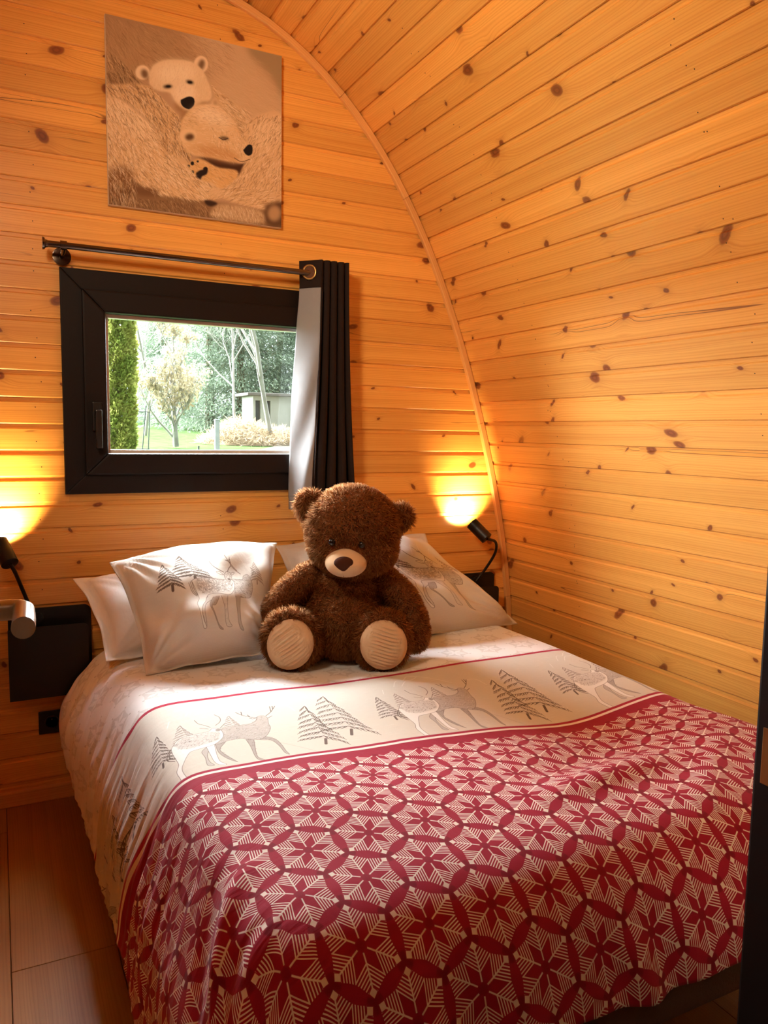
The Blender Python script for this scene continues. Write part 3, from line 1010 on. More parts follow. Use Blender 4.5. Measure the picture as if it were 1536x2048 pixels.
def band_image():
    W, H = 1100, 775
    R_ = Raster(W, H, (205, 200, 188))
    rng = np.random.default_rng(11)

    def tofun(ox, oy, sc, sh=0.0):
        def f(pts):
            P = np.asarray(pts, float).reshape(-1, 2)
            out = []
            for x, y in P:
                w = at_z(ox + x / sc, oy + y / sc, .558)
                out.append(((w.x - BAND_U0) / BAND_P * W + sh, (BAND_V1 - w.y) / (BAND_V1 - BAND_V0) * H))
            return np.array(out)
        return f
    mk = np.tile(sstep(.45, .8, np.arange(H) / H)[:, None], (1, W)).astype(np.float32)
    R_._blend(0, 0, mk * .5, (214, 204, 186))
    for _ in range(500):
        x, y = rng.uniform(0, W), rng.uniform(H * .1, H)
        l = rng.uniform(6, 40)
        R_.stroke([(x, y), (x + l, y + rng.normal(0, 2))], 1.3, [WHT, (188, 180, 168)][int(rng.integers(2))], .4)
    for sh in (-W, 0, W):
        f1 = tofun(330, 1340, 4.955, sh)          # zoomed drawing of the left pair
        f2 = tofun(200, 1240, 2.194, sh)
        for p in ([(200, 470), (270, 400), (360, 390), (440, 340), (560, 340)], [(300, 460), (380, 400), (470, 380), (540, 350)], [(480, 340), (620, 350), (760, 380), (900, 415)], [(1080, 380), (1200, 370), (1290, 420)], [(40, 510), (20, 560)]):
            R_.stroke(f1(spline(p, 4)), 4, WHT, .65)
        draw_fir(R_, f2, (885, 378), (992, 535), 200, rng, 3.0, DGREY)
        draw_fir(R_, f2, (962, 330), (1105, 492), 245, rng, 3.2, DGREY)
        draw_fir(R_, f2, (345, 462), (395, 545), 130, rng, 2.2)
        draw_fir(R_, f2, (240, 480), (265, 600), 150, rng, 2.4, DGREY)
        draw_fir(R_, f2, (560, 425), (600, 500), 110, rng, 2.0)
        stag = [(545, 600), (650, 580), (740, 560), (840, 545), (900, 515), (915, 478), (970, 468), (1015, 490), (1025, 540), (1045, 585), (1010, 650), (945, 690), (880, 692), (760, 685), (640, 702), (545, 735), (500, 740), (520, 660)]
        legs = [[(950, 655), (1080, 678), (1150, 728), (1200, 795), (1236, 832), (1190, 815), (1130, 745), (1050, 695), (930, 690)],
                [(800, 690), (850, 760), (890, 845), (930, 888), (992, 888), (925, 862), (900, 800), (880, 695)],
                [(497, 740), (535, 820), (620, 878), (716, 910), (700, 898), (620, 850), (545, 790), (600, 715)]]
        for lg in legs:
            fill(R_, f1, lg, (170, 160, 150)); outline(R_, f1, lg, 1.6); hatch(R_, f1, lg, 60, 10, 40, [GREY, DGREY], rng, 1.2)
        fill(R_, f1, stag, (182, 174, 164)); hatch(R_, f1, stag, 480, 12, 150, [GREY, DGREY, DGREY, WHT], rng, 1.2)
        outline(R_, f1, stag + stag[:1], 1.6)
        for p in ([(915, 490), (840, 480), (760, 462), (698, 435)], [(760, 462), (752, 430)], [(840, 480), (815, 460)], [(1000, 470), (1050, 430), (1088, 375)], [(1050, 430), (1035, 380)], [(1068, 405), (1060, 375)], [(910, 485), (870, 500), (835, 490)], [(1020, 490), (1060, 470)]):
            outline(R_, f1, p, 3.6, DGREY)
        far = [[(410, 768), (365, 812), (400, 870), (425, 948), (492, 945), (445, 910), (420, 850), (435, 800)],
               [(410, 765), (450, 840), (490, 910), (540, 940), (612, 936), (548, 905), (512, 830), (490, 740)]]
        for i, lg in enumerate(far):
            fill(R_, f1, lg, (186, 178, 168) if i == 0 else (232, 229, 222)); outline(R_, f1, lg, 1.6)
        body = [(55, 745), (110, 690), (180, 660), (300, 642), (430, 618), (470, 590), (545, 598), (580, 650), (560, 690), (500, 735), (410, 765), (300, 790), (240, 812), (185, 895), (165, 955), (208, 1030), (258, 1058), (245, 1092), (180, 1090), (135, 1020), (105, 960), (130, 905), (105, 850), (70, 790)]
        fill(R_, f1, body, (230, 227, 219))
        back = [(80, 720), (180, 662), (300, 645), (430, 622), (540, 620), (540, 690), (430, 730), (250, 770), (150, 760)]
        fill(R_, f1, back, (196, 190, 180), .8, 5)
        hatch(R_, f1, back, 420, 11, 150, [GREY, DGREY, WHT], rng, 1.4)
        outline(R_, f1, body + body[:1], 1.7)
        for p in ([(55, 745), (10, 790), (15, 830), (90, 858)], [(45, 765), (30, 800), (60, 830), (95, 840)]):
            outline(R_, f1, p, 4.0, DGREY)
        for p in ([(450, 580), (390, 560), (330, 545), (290, 512)], [(500, 562), (545, 525), (540, 485), (488, 458)], [(430, 595), (390, 590), (345, 588)], [(545, 590), (590, 545)]):
            outline(R_, f1, p, 3.6, GREY); outline(R_, f1, p, 1.1, DGREY)
        fill(R_, f1, ell(525, 605, 26, 12), GREY, .8)
        R_.stroke(f1(spline([(900, 690), (1100, 710), (1300, 745), (1500, 790)], 4)), 2.0, GREY, .5)
    return R_.image('deer_band')


# ------------------------------------------------------------------ the duvet cover's material
def duvet_material():
    g = Graph('duvet_cover')
    u, v = g.uv()
    s = .119
    Rv = s / math.sqrt(3)

    def hexcell(u, v, s):
        """offset from the nearest point of a triangular lattice whose rows run along u"""
        h = s * math.sqrt(3)
        def loc(a, b):
            x = g.m('SUBTRACT', g.m('WRAP', a + s / 2, s, 0.0), s / 2)
            y = g.m('SUBTRACT', g.m('WRAP', b + h / 2, h, 0.0), h / 2)
            return x, y
        x1, y1 = loc(u, v)
        x2, y2 = loc(u + s / 2, v + h / 2)
        c = g.m('LESS_THAN', x1 * x1 + y1 * y1, x2 * x2 + y2 * y2)
        return x2 + c * (x1 - x2), y2 + c * (y1 - y2)

    def fold(x, y, Rn):
        """distance along and off the nearest of six arms (arms at 30, 90 ... degrees), in units of Rn"""
        r = g.m('SQRT', x * x + y * y) / Rn
        a = g.m('ARCTAN2', y, x) + math.pi * 2
        a = g.m('MODULO', a, math.pi / 3) - math.pi / 6
        return r * g.m('COSINE', a), g.m('ABSOLUTE', r * g.m('SINE', a)), r, a
    x, y = hexcell(u - .592, (v - 1.222) / 1.117, s)
    t, q, r, a = fold(x, y, Rv)
    W_ = .010
    edge = (1 - t) * .866 - q * .5            # distance to the hexagon's side
    pos = t - q * 1.732                       # 0 at mid side, 1 at the vertex
    lensw = (1 - g.m('POWER', g.m('MAXIMUM', pos, 0.0), 1.6)) * .126
    diamond = g.sm(.094 + W_, .094 - W_, g.m('ABSOLUTE', t - .825) + q)
    spine = g.sm(.017 + W_, .017 - W_, q) * g.sm(.13, .145, t) * g.sm(.77, .75, t)
    c = t - q / 1.28
    k = (c - .330) / .082
    fr = g.m('ABSOLUTE', g.m('FRACT', k + .5) - .5)
    barb = g.sm(.255, .165, fr) * g.sm(.296, .298, c) * g.sm(.780, .770, c) * g.sm(lensw + .022, lensw + .032, edge)
    barb = barb * g.sm(.116, .126, g.m('ABSOLUTE', t - .825) + q)
    lines = g.m('MAXIMUM', g.m('MAXIMUM', diamond, spine), barb)
    lens = g.sm(lensw + .004, lensw - .012, edge)
    core = g.sm(.14, .08, r)
    red, deep, pale = (.33, .007, .030, 1), (.17, .003, .014, 1), (.84, .74, .66, 1)
    redc = g.mix(lens, g.mix(core * .5, red, deep), (.34, .008, .033, 1))
    halo = g.sm(.0, .10, pos - .55) * g.sm(.12, .02, edge) * .75
    redc = g.mix(halo, redc, deep)
    flake = g.mix(lines, redc, pale)
    # quiet grey stars on the white part
    s2 = .140
    x2, y2 = hexcell(u + .03, v, s2)
    t2, q2, r2, a2 = fold(x2, y2, s2 / math.sqrt(3))
    star = g.sm(.03, -.01, t2 + q2 * .75 - .60) * g.sm(.10, .14, r2)
    petal = g.sm(.02, -.01, (q2 * 1.0 + g.m('ABSOLUTE', t2 - .28) * .45) - .10)
    ln = g.m('ABSOLUTE', g.m('FRACT', (t2 - q2 / 1.3) / .11) - .5)
    lng = g.sm(.36, .46, ln) * .5
    tips = g.sm(.06, .045, g.m('ABSOLUTE', t2 - .66) + q2)
    gmask = g.m('MAXIMUM', star * (1 - petal) * (1 - lng) * .55, tips * .8)
    white, grey = (.80, .795, .785, 1), (.53, .51, .48, 1)
    whitec = g.mix(gmask, white, grey)
    # the bands
    img = g.image(IMG_BAND, g.vec((u - BAND_U0) / BAND_P, (v - BAND_V0) / (BAND_V1 - BAND_V0)), 'REPEAT')
    wob = (g.noise(g.vec(u * 14, v * 3), 1, 1) - .5) * .004
    vv = v + wob
    w = .0008
    def below(e): return g.sm(e + w, e - w, vv)
    col = whitec
    line = (.36, .010, .040, 1)
    col = g.mix(below(2.080), col, line)
    col = g.mix(below(2.064), col, img)
    col = g.mix(below(1.630), col, line)
    col = g.mix(below(1.618), col, pale)
    col = g.mix(below(1.607), col, (.31, .008, .032, 1))
    col = g.mix(below(1.570), col, flake)
    weave = g.noise(g.vec(u * 900, v * 900), 1, 1)
    crease = g.noise(g.vec(u * 22, v * 9), 1, 3, .6)
    hang = g.noise(g.vec(u * 4 + v * 9, v * 52 - u * 18), 1, 3, .55) * g.sm(.52, .34, u) * 2.2
    crease = crease + hang
    g.bump(crease * 1.0 + weave * .10, .35, .006)
    g.set(Base_Color=col, Roughness=.85, Specular_IOR_Level=.15)
    if 'Sheen Weight' in g.p.inputs:
        g.p.inputs['Sheen Weight'].default_value = .08
    return g.mat


IMG_CANVAS = canvas_image()
IMG_PILLOW = pillow_image()
IMG_BAND = band_image()
M['duvet'] = duvet_material()


def cloth(name, col, rough=.85, bump=.35, sc=30.0, trans=0.0):
    g = Graph(name)
    x, y, z = g.geo()
    n1 = g.noise(g.vec(x, y, z), sc, 4, .6); n2 = g.noise(g.vec(x, y, z), 900, 1)
    g.bump(n1 + n2 * .1, bump, .004)
    c = g.mix(n1, tuple(.93 * a for a in col[:3]) + (1,), tuple(min(1, 1.05 * a) for a in col[:3]) + (1,))
    g.set(Base_Color=c, Roughness=rough, Specular_IOR_Level=.15)
    return g.mat


M['sheet'] = cloth('white_pillowcase', (.78, .76, .74))
M['beigecase'] = cloth('beige_pillowcase', (.60, .53, .46))
M['basefab'] = cloth('bed_base_fabric', (.13, .085, .06), bump=.6, sc=160)
M['mattress'] = cloth('mattress_fabric', (.70, .68, .64))
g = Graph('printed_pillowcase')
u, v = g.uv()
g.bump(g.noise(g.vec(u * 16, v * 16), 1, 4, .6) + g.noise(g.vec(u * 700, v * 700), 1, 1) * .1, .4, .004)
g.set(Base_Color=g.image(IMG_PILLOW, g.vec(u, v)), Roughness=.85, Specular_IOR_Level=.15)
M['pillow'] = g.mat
g = Graph('canvas_picture')
u, v = g.uv()
wv = g.m('SINE', u * 2400) * g.m('SINE', v * 2400)
g.bump(wv, .15, .0006)
g.set(Base_Color=g.image(IMG_CANVAS, g.vec(u, v)), Roughness=.7, Specular_IOR_Level=.25)
M['canvas'] = g.mat
M['canvasedge'] = cloth('canvas_edge', (.72, .62, .46), bump=.2, sc=200)

# ------------------------------------------------------------------ bed
bed = empty('bed', (1.04, 1.9, 0))
tag(bed, 'double bed with brown fabric base under the red and white duvet', 'bed')
box_obj('bed_base', .345, 1.735, .935, 2.80, .235, .365, M['basefab'], bed, .012)
box_obj('mattress', .36, 1.72, .985, 2.80, .366, .468, M['mattress'], bed, .035)
for lx in (.45, 1.63):
    for ly in (1.02, 2.70):
        tube_obj('leg', [(lx, ly, 0), (lx, ly, .236)], [.022, .028], M['black'], bed)

# ------------------------------------------------------------------ duvet
def prof_fn(pts):
    P = np.asarray(pts, float)
    P = spline(P, 8)
    s_ = np.concatenate([[0], np.cumsum(np.hypot(*np.diff(P, axis=0).T))])
    return lambda t: (np.interp(t, s_, P[:, 0]), np.interp(t, s_, P[:, 1])), s_[-1]


ZT = .560
left_f, left_L = prof_fn([(.42, 0), (.385, -.002), (.348, -.010), (.316, -.032), (.284, -.078), (.253, -.138), (.225, -.20), (.211, -.27), (.203, -.34), (.197, -.37)])
right_f, right_L = prof_fn([(1.70, 0), (1.745, -.005), (1.785, -.030), (1.808, -.075), (1.815, -.13), (1.817, -.17)])
foot_f, foot_L = prof_fn([(1.10, 0), (1.055, -.008), (1.01, -.026), (.965, -.062), (.93, -.115), (.906, -.17), (.893, -.215)])
U0, U1, V0_, V1_ = .42 - left_L, 1.70 + right_L, 1.10 - foot_L, 2.735
nu, nv = 330, 330
uu = np.linspace(U0, U1, nu); vv = np.linspace(V0_, V1_, nv)
UU, VV = np.meshgrid(uu, vv)
XX = np.where(UU < .42, left_f(.42 - UU)[0], np.where(UU > 1.70, right_f(UU - 1.70)[0], UU))
ZL = np.where(UU < .42, left_f(.42 - UU)[1], np.where(UU > 1.70, right_f(UU - 1.70)[1], 0))
YY = np.where(VV < 1.10, foot_f(1.10 - VV)[0], VV)
ZF = np.where(VV < 1.10, foot_f(1.10 - VV)[1], 0)
dropL = np.clip((.40 - UU) / left_L, 0, 1)
dropF = np.clip((1.10 - VV) / foot_L, 0, 1)
# fuller towards the head on the left, as the cover billows beside the pillows
bulge = sstep(2.05, 2.6, VV) * np.sin(np.pi * np.clip(dropL * .95, 0, 1)) * .050 + sstep(2.05, 2.6, VV) * sstep(.5, 1, dropL) * .018
XX = XX - bulge
ZL = ZL * (1 - .12 * sstep(2.3, 2.7, VV)) - .03 * np.sin(VV * 7.0) * sstep(.6, 1, dropL)
gs = lambda x, y, sx, sy: np.exp(-((UU - x) / sx) ** 2 - ((VV - y) / sy) ** 2)
def ridge(x0, y0, x1, y1, w, a):
    dx, dy = x1 - x0, y1 - y0
    L2 = dx * dx + dy * dy
    t = np.clip(((UU - x0) * dx + (VV - y0) * dy) / L2, 0, 1)
    d2 = (UU - x0 - t * dx) ** 2 + (VV - y0 - t * dy) ** 2
    return a * np.exp(-d2 / w ** 2) * np.sin(np.pi * np.clip(t * .8 + .1, 0, 1))
REL = (-.045 * gs(1.42, 1.58, .24, .26) - .018 * gs(1.0, 1.60, .35, .22) + .012 * gs(.62, 1.35, .3, .25)
       + .016 * gs(1.62, 1.35, .16, .2)
       + ridge(.98, 1.20, 1.42, 1.27, .045, .026) - ridge(1.05, 1.33, 1.40, 1.42, .06, .020)
       + ridge(1.25, 1.05, 1.62, 1.30, .05, .014) - .012 * gs(.95, 2.25, .25, .2))
fb = np.zeros_like(UU)
for k in range(9):
    a = RNG.uniform(0, math.pi); fq = RNG.uniform(7, 22); ph = RNG.uniform(0, 6.28)
    fb += np.sin((UU * math.cos(a) + VV * math.sin(a)) * fq + ph + 1.5 * np.sin(UU * 3.1 + k) + 1.2 * np.sin(VV * 4.3 + 2 * k)) / fq
REL = REL + fb * .010
ZZ = ZT + ZL + ZF + REL * (1 - .7 * dropL) * (1 - .5 * dropF)
# gathers down the left side and at the foot
ph = VV + .30 * (.42 - UU) + .03 * np.sin(UU * 9) + .02 * np.sin(VV * 11)
gath = (np.sin(ph * 2 * np.pi / .085) * .5 + np.sin(ph * 2 * np.pi / .051 + 1.3) * .35 + np.sin(ph * 2 * np.pi / .19 + .6) * .6)
wl = sstep(.08, .7, dropL) * sstep(1.1, 1.55, VV)
gath = gath + np.sin(ph * 2 * np.pi / .033 + 2 * np.sin(VV * 5)) * .30
XX = XX - gath * .0062 * wl * (1 - .5 * sstep(.8, 1, dropL))
ZZ = ZZ + gath * .003 * wl
pf = UU + .25 * (VV - 1.1) + .02 * np.sin(UU * 13)
gf = np.sin(pf * 2 * np.pi / .21) * .6 + np.sin(pf * 2 * np.pi / .13 + 2) * .4
wf = sstep(.25, 1, dropF)
YY = YY - gf * .010 * wf
ZZ = ZZ + np.sin(pf * 2 * np.pi / .6 + 1.0) * .008 * wf
# corner at the foot: a loose fold
cor = dropL ** .6 * dropF ** .6
ang = np.arctan2(dropL + 1e-6, dropF + 1e-6)
XX = XX - cor * .03 * (1 + np.sin(ang * 9)) + cor * .02
YY = YY - cor * .03 * (1 + np.sin(ang * 9 + 1))
crn = ridge(.36, 1.22, .10, .93, .022, .030) - ridge(.31, 1.26, .06, 1.0, .022, .014)
ZZ = ZZ + crn
XX = XX - crn * .4
ZZ = np.maximum(ZZ, .035)
verts = np.stack([XX, YY, ZZ], -1).reshape(-1, 3)
ii = np.arange(nu * nv).reshape(nv, nu)
faces = np.stack([ii[:-1, :-1], ii[:-1, 1:], ii[1:, 1:], ii[1:, :-1]], -1).reshape(-1, 4)
me = mesh_from('duvet', verts, faces.tolist(), np.stack([UU, VV], -1).reshape(-1, 2))
duvet = link('duvet', me, M['duvet'], None, True)
sm_ = duvet.modifiers.new('thickness', 'SOLIDIFY'); sm_.thickness = .012; sm_.offset = -1
tag(duvet, 'red snowflake and white deer print duvet spread over the bed', 'duvet')


# ------------------------------------------------------------------ pillows
def pillow(name, TL, TR, BR, BL, thick, mat, label, seed, flange=.10, sag=.0, back=.5, group=None, warp=0.012, crown=.012):
    rng = np.random.default_rng(seed)
    TL, TR, BR, BL = (np.array(p, float) for p in (TL, TR, BR, BL))
    n = 72
    s_ = np.linspace(-1, 1, n); SS, TT = np.meshgrid(s_, s_)
    a = ((SS + 1) / 2)[..., None]; b = ((TT + 1) / 2)[..., None]
    P = (1 - b) * ((1 - a) * BL + a * BR) + b * ((1 - a) * TL + a * TR)
    nrm = np.cross(TR - BL, TL - BR); nrm /= np.linalg.norm(nrm)
    if nrm[1] > 0: nrm = -nrm
    up = (TL + TR - BL - BR); up /= np.linalg.norm(up)
    rt = (TR + BR - TL - BL); rt /= np.linalg.norm(rt)
    inn = 1 - flange
    si, ti = np.clip(np.abs(SS) / inn, 0, 1), np.clip(np.abs(TT) / inn, 0, 1)
    prof = np.sqrt(np.clip((1 - si ** 2.6) * (1 - ti ** 2.6), 0, 1)) ** .85
    # sides draw in between the corners
    P = P - (SS * (1 - TT ** 2) * .022)[..., None] * rt + ((1 - SS ** 2) * np.where(TT > 0, TT * crown, -TT * .008))[..., None] * up
    wr = np.zeros_like(SS)
    for k in range(10):
        an = rng.uniform(0, 2 * math.pi); fq = rng.uniform(4, 11)
        wr += np.sin((SS * math.cos(an) + TT * math.sin(an)) * fq + rng.uniform(0, 6.3) + 1.2 * np.sin(SS * 2.3 + k)) / fq
    # creases fanning out of the lower corners
    for cx, cy in ((-1, -1), (1, -1), (-1, 1)):
        an = np.arctan2(TT - cy, SS - cx); rr = np.hypot(TT - cy, SS - cx)
        wr += np.sin(an * 22 + rng.uniform(0, 6)) * np.exp(-(rr / .6) ** 2) * .35 * sstep(.1, .3, rr)
    fl = sstep(inn * .98, 1.0, np.maximum(np.abs(SS), np.abs(TT)))
    wave = (np.sin(SS * 9 + rng.uniform(0, 6)) + np.sin(TT * 8 + rng.uniform(0, 6))) * .006 * fl
    front = P + ((prof * thick + wr * warp * (.3 + prof) + wave))[..., None] * nrm
    front = front - (sag * (1 - ti ** 2) * prof * (1 - TT))[..., None] * up * .5
    backp = P - ((prof * thick * back) - wave + .002)[..., None] * nrm
    V_ = np.vstack([front.reshape(-1, 3), backp.reshape(-1, 3)])
    i1 = np.arange(n * n).reshape(n, n); i2 = i1 + n * n
    q = lambda i: np.stack([i[:-1, :-1], i[:-1, 1:], i[1:, 1:], i[1:, :-1]], -1).reshape(-1, 4)
    F = [q(i1), q(i2)[:, ::-1]]
    def bridge(e1, e2): return np.stack([e1[:-1], e2[:-1], e2[1:], e1[1:]], -1)
    F += [bridge(i1[0], i2[0]), bridge(i1[-1][::-1], i2[-1][::-1]), bridge(i1[:, 0][::-1], i2[:, 0][::-1]), bridge(i1[:, -1], i2[:, -1])]
    uvs = np.stack([a[..., 0], b[..., 0]], -1).reshape(-1, 2)
    me = mesh_from(name, V_, np.vstack(F).tolist(), np.vstack([uvs, uvs]))
    o = link(name, me, mat, None, True)
    tag(o, label, 'pillow', group)
    return o


G_P = 'pillows at the head of the bed'
pillow('pillow', (.215, 2.735, .800), (.86, 2.765, .800), (.90, 2.535, .575), (.285, 2.50, .570), .100, M['sheet'],
       'plain white pillow standing behind the deer pillow by the left nightstand', 1, .09, group=G_P)
pillow('pillow', (.315, 2.60, .872), (.880, 2.60, .905), (.795, 2.365, .580), (.380, 2.345, .560), .125, M['pillow'],
       'deer print pillow leaning at the left of the teddy bear', 2, .05, .03, group=G_P, warp=.034, crown=.030)
pillow('pillow', (.930, 2.775, .868), (1.575, 2.765, .885), (1.64, 2.56, .575), (.98, 2.56, .575), .070, M['beigecase'],
       'beige pillow mostly hidden behind the teddy and the right deer pillow', 3, .09, group=G_P)
pillow('pillow', (1.00, 2.62, .900), (1.465, 2.60, .895), (1.840, 2.46, .552), (1.12, 2.37, .565), .120, M['pillow'],
       'deer print pillow slumped at the right behind the teddy bear', 4, .05, .03, group=G_P, warp=.034)

# ------------------------------------------------------------------ canvas print on the back wall
cx0, cx1, cz0, cz1 = .364, .974, 2.050, 2.656
bm = bmesh.new(); add_box(bm, cx0, cx1, D - .021, D - .001, cz0, cz1, .002)
cv = link('canvas_print', bm_mesh(bm, 'canvas_print'), M['canvasedge'])
tag(cv, 'square canvas photo of two polar bear cubs hung above the window', 'picture')
yq = D - .0214
me = mesh_from('printed_face', [(cx0 + .001, yq, cz0 + .001), (cx1 - .001, yq, cz0 + .001), (cx1 - .001, yq, cz1 - .001), (cx0 + .001, yq, cz1 - .001)],
               [(0, 1, 2, 3)], [(0, 0), (1, 0), (1, 1), (0, 1)])
pf_ = link('printed_face', me, M['canvas'], cv)

# ------------------------------------------------------------------ curtain rod and curtain
RY, RZ = D - .085, 1.886
rod = empty('curtain_rod', (.70, RY, RZ))
tag(rod, 'dark chrome curtain rod above the window', 'curtain rod')
tube_obj('rod', [(.168, RY, RZ), (1.196, RY, RZ)], .0105, M['chrome'], rod, 20)
for sx, d in ((.168, -1), (1.196, 1)):
    tube_obj('finial', [(sx, RY, RZ), (sx + d * .006, RY, RZ), (sx + d * .010, RY, RZ), (sx + d * .016, RY, RZ)], [.0115, .013, .019, .020], M['chrome'], rod, 24)
for sx in (.215, 1.165):
    tube_obj('bracket', [(sx, D + .002, RZ - .020), (sx, D - .007, RZ - .020), (sx, D - .0075, RZ - .020)], [.029, .029, .026], M['chrome'], rod, 28)
    tube_obj('bracket_arm', [(sx, D - .004, RZ - .020), (sx, RY + .012, RZ - .018), (sx, RY + .002, RZ - .010)], [.007, .007, .008], M['chrome'], rod, 14)
    tube_obj('bracket_ring', [(sx - .010, RY, RZ), (sx + .010, RY, RZ)], .0145, M['chrome'], rod, 20)

M['curtain'] = cloth('dark_brown_curtain', (.020, .011, .008), bump=.4, sc=60)
M['lining'] = cloth('grey_curtain_lining', (.27, .26, .26), bump=.3, sc=25)
curt = empty('curtain', (1.14, RY, 1.0))
tag(curt, 'dark brown eyelet curtain drawn to the right of the window', 'curtain')


def curtain_grid(xs_top, ys_top, xs_bot, ys_bot, zt, zb, n=60, flare=1.6, wob=.004, seed=0):
    t = np.linspace(0, 1, n)
    rng = np.random.default_rng(seed)
    V_ = []
    for i in range(n):
        f = t[i] ** flare
        x = np.asarray(xs_top) * (1 - f) + np.asarray(xs_bot) * f
        y = np.asarray(ys_top) * (1 - f) + np.asarray(ys_bot) * f
        w = wob * np.sin(t[i] * 9 + np.arange(len(x)) * .15) * t[i]
        V_.append(np.stack([x + w * .5, y + w, np.full(len(x), zt + (zb - zt) * t[i])], 1))
    m = len(xs_top)
    ii = np.arange(n * m).reshape(n, m)
    return np.vstack(V_), np.stack([ii[:-1, :-1], ii[1:, :-1], ii[1:, 1:], ii[:-1, 1:]], -1).reshape(-1, 4).tolist()


# folded part: waves between x 1.095 and 1.27
k = np.linspace(0, 1, 130)
amp = .040
xt = 1.094 + .112 * k + .009 * np.sin(k * 2 * np.pi * 8.0)
yt = RY + .004 - amp * np.cos(k * 2 * np.pi * 4.0)
xb = 1.050 + .195 * k + .012 * np.sin(k * 2 * np.pi * 8.0)
yb = RY + .010 - .048 * np.cos(k * 2 * np.pi * 4.0)
v_, f_ = curtain_grid(xt, yt, xb, yb, 1.932, 1.010, 70, 1.8, .006)
o = link('curtain_panel', mesh_from('curtain_panel', v_, f_), M['curtain'], curt, True)
o.modifiers.new('thickness', 'SOLIDIFY').thickness = .0025
# leading edge turned out: lining side shows, with a dark header round the eyelet
kk = np.linspace(0, 1, 24)
def lead(zt, zb, name, mat, top, bot, off=0.0):
    xt = 1.030 + .066 * kk; yt = RY + .034 - .070 * kk
    xb = .985 + .075 * kk; yb = RY + .030 - .075 * kk - .020 * np.sin(kk * np.pi)
    n = 70
    fs_ = np.linspace(top, bot, n)
    V_ = []
    for f in fs_:
        g_ = f ** 1.1
        x = xt * (1 - g_) + xb * g_; y = yt * (1 - g_) + yb * g_
        pinch = .012 * math.exp(-((f - .12) / .1) ** 2)
        x = x + .006 * np.sin(kk * 5 + f * 8) * f - pinch * (1 - kk) * -.6
        y = y + .007 * np.sin(kk * 6.0 + f * 16) * f - off
        V_.append(np.stack([x, y, np.full(len(x), 1.932 + (1.005 - 1.932) * f)], 1))
    ii = np.arange(n * len(kk)).reshape(n, len(kk))
    F_ = np.stack([ii[:-1, :-1], ii[1:, :-1], ii[1:, 1:], ii[:-1, 1:]], -1).reshape(-1, 4).tolist()
    o = link(name, mesh_from(name, np.vstack(V_), F_), mat, curt, True)
    o.modifiers.new('thickness', 'SOLIDIFY').thickness = .0025
    return o


lead(0, 0, 'curtain_header', M['curtain'], 0.0, .108, .002)
tag(lead(0, 0, 'curtain_lining', M['lining'], .104, .955), 'grey lining along the leading edge')
tag(lead(0, 0, 'curtain_hem', M['lining'], .950, 1.0, .003), 'grey hem at the foot of the lining')
pts = []
for f in np.linspace(.12, 1, 24):
    x = (1.096 * (1 - f ** 1.1) + 1.060 * f ** 1.1) + .004; y = RY + .034 - .070 - .006 * f - .003
    pts.append((x, y, 1.932 - .927 * f))
tube_obj('edge_binding', pts, .0026, M['curtain'], curt, 6)
bm = bmesh.new()
R1, r1 = .0245, .0045
for a in range(36):
    A = 2 * math.pi * a / 36
    for b in range(10):
        B = 2 * math.pi * b / 10
        bm.verts.new(((R1 + r1 * math.cos(B)) * math.cos(A), .6 * r1 * math.sin(B), (R1 + r1 * math.cos(B)) * math.sin(A)))
bm.verts.ensure_lookup_table()
for a in range(36):
    for b in range(10):
        bm.faces.new((bm.verts[a * 10 + b], bm.verts[a * 10 + (b + 1) % 10], bm.verts[((a + 1) % 36) * 10 + (b + 1) % 10], bm.verts[((a + 1) % 36) * 10 + b]))
ey = link('eyelet', bm_mesh(bm, 'eyelet'), M['brass'], curt, True, world_coords=False)
ey.location = Vector((1.058, RY - .006, RZ + .002)) - curt.location
ey.rotation_euler = (0, 0, -.75)
tag(ey, 'brass coloured eyelet ring')
bm = bmesh.new(); add_tube(bm, [(0, -.001, 0), (0, .002, 0)], .0235, 28)
eh = link('eyelet_hole', bm_mesh(bm, 'eyelet_hole'), M['gap'], ey, False, world_coords=False)

# ------------------------------------------------------------------ wall pockets, reading lamps, socket
def rounded_plate(bm, x0, x1, z0, z1, yf, yb, r, top_only=True, n=6):
    pts = []
    for cx, cz, a0, rr in ((x1 - r, z1 - r, 0, r), (x0 + r, z1 - r, 90, r)):
        for k in range(n + 1):
            a = math.radians(a0 + 90 * k / n)
            pts.append((cx + rr * math.cos(a), cz + rr * math.sin(a)))
    if top_only:
        pts += [(x0, z0), (x1, z0)]
    else:
        for cx, cz, a0 in ((x0 + r, z0 + r, 180), (x1 - r, z0 + r, 270)):
            for k in range(n + 1):
                a = math.radians(a0 + 90 * k / n)
                pts.append((cx + r * math.cos(a), cz + r * math.sin(a)))
    f = [bm.verts.new((x, yf, z)) for x, z in pts]; b = [bm.verts.new((x, yb, z)) for x, z in pts]
    bm.faces.new(f); bm.faces.new(b[::-1])
    for i in range(len(pts)):
        j = (i + 1) % len(pts)
        bm.faces.new((f[i], b[i], b[j], f[j]))


M['lampbulb'] = bpy.data.materials.new('lamp_bulb'); M['lampbulb'].use_nodes = True
nt = M['lampbulb'].node_tree; nt.nodes.clear()
em = nt.nodes.new('ShaderNodeEmission'); em.inputs[0].default_value = (1, .72, .38, 1); em.inputs[1].default_value = 12
nt.links.new(em.outputs[0], nt.nodes.new('ShaderNodeOutputMaterial').inputs[0])


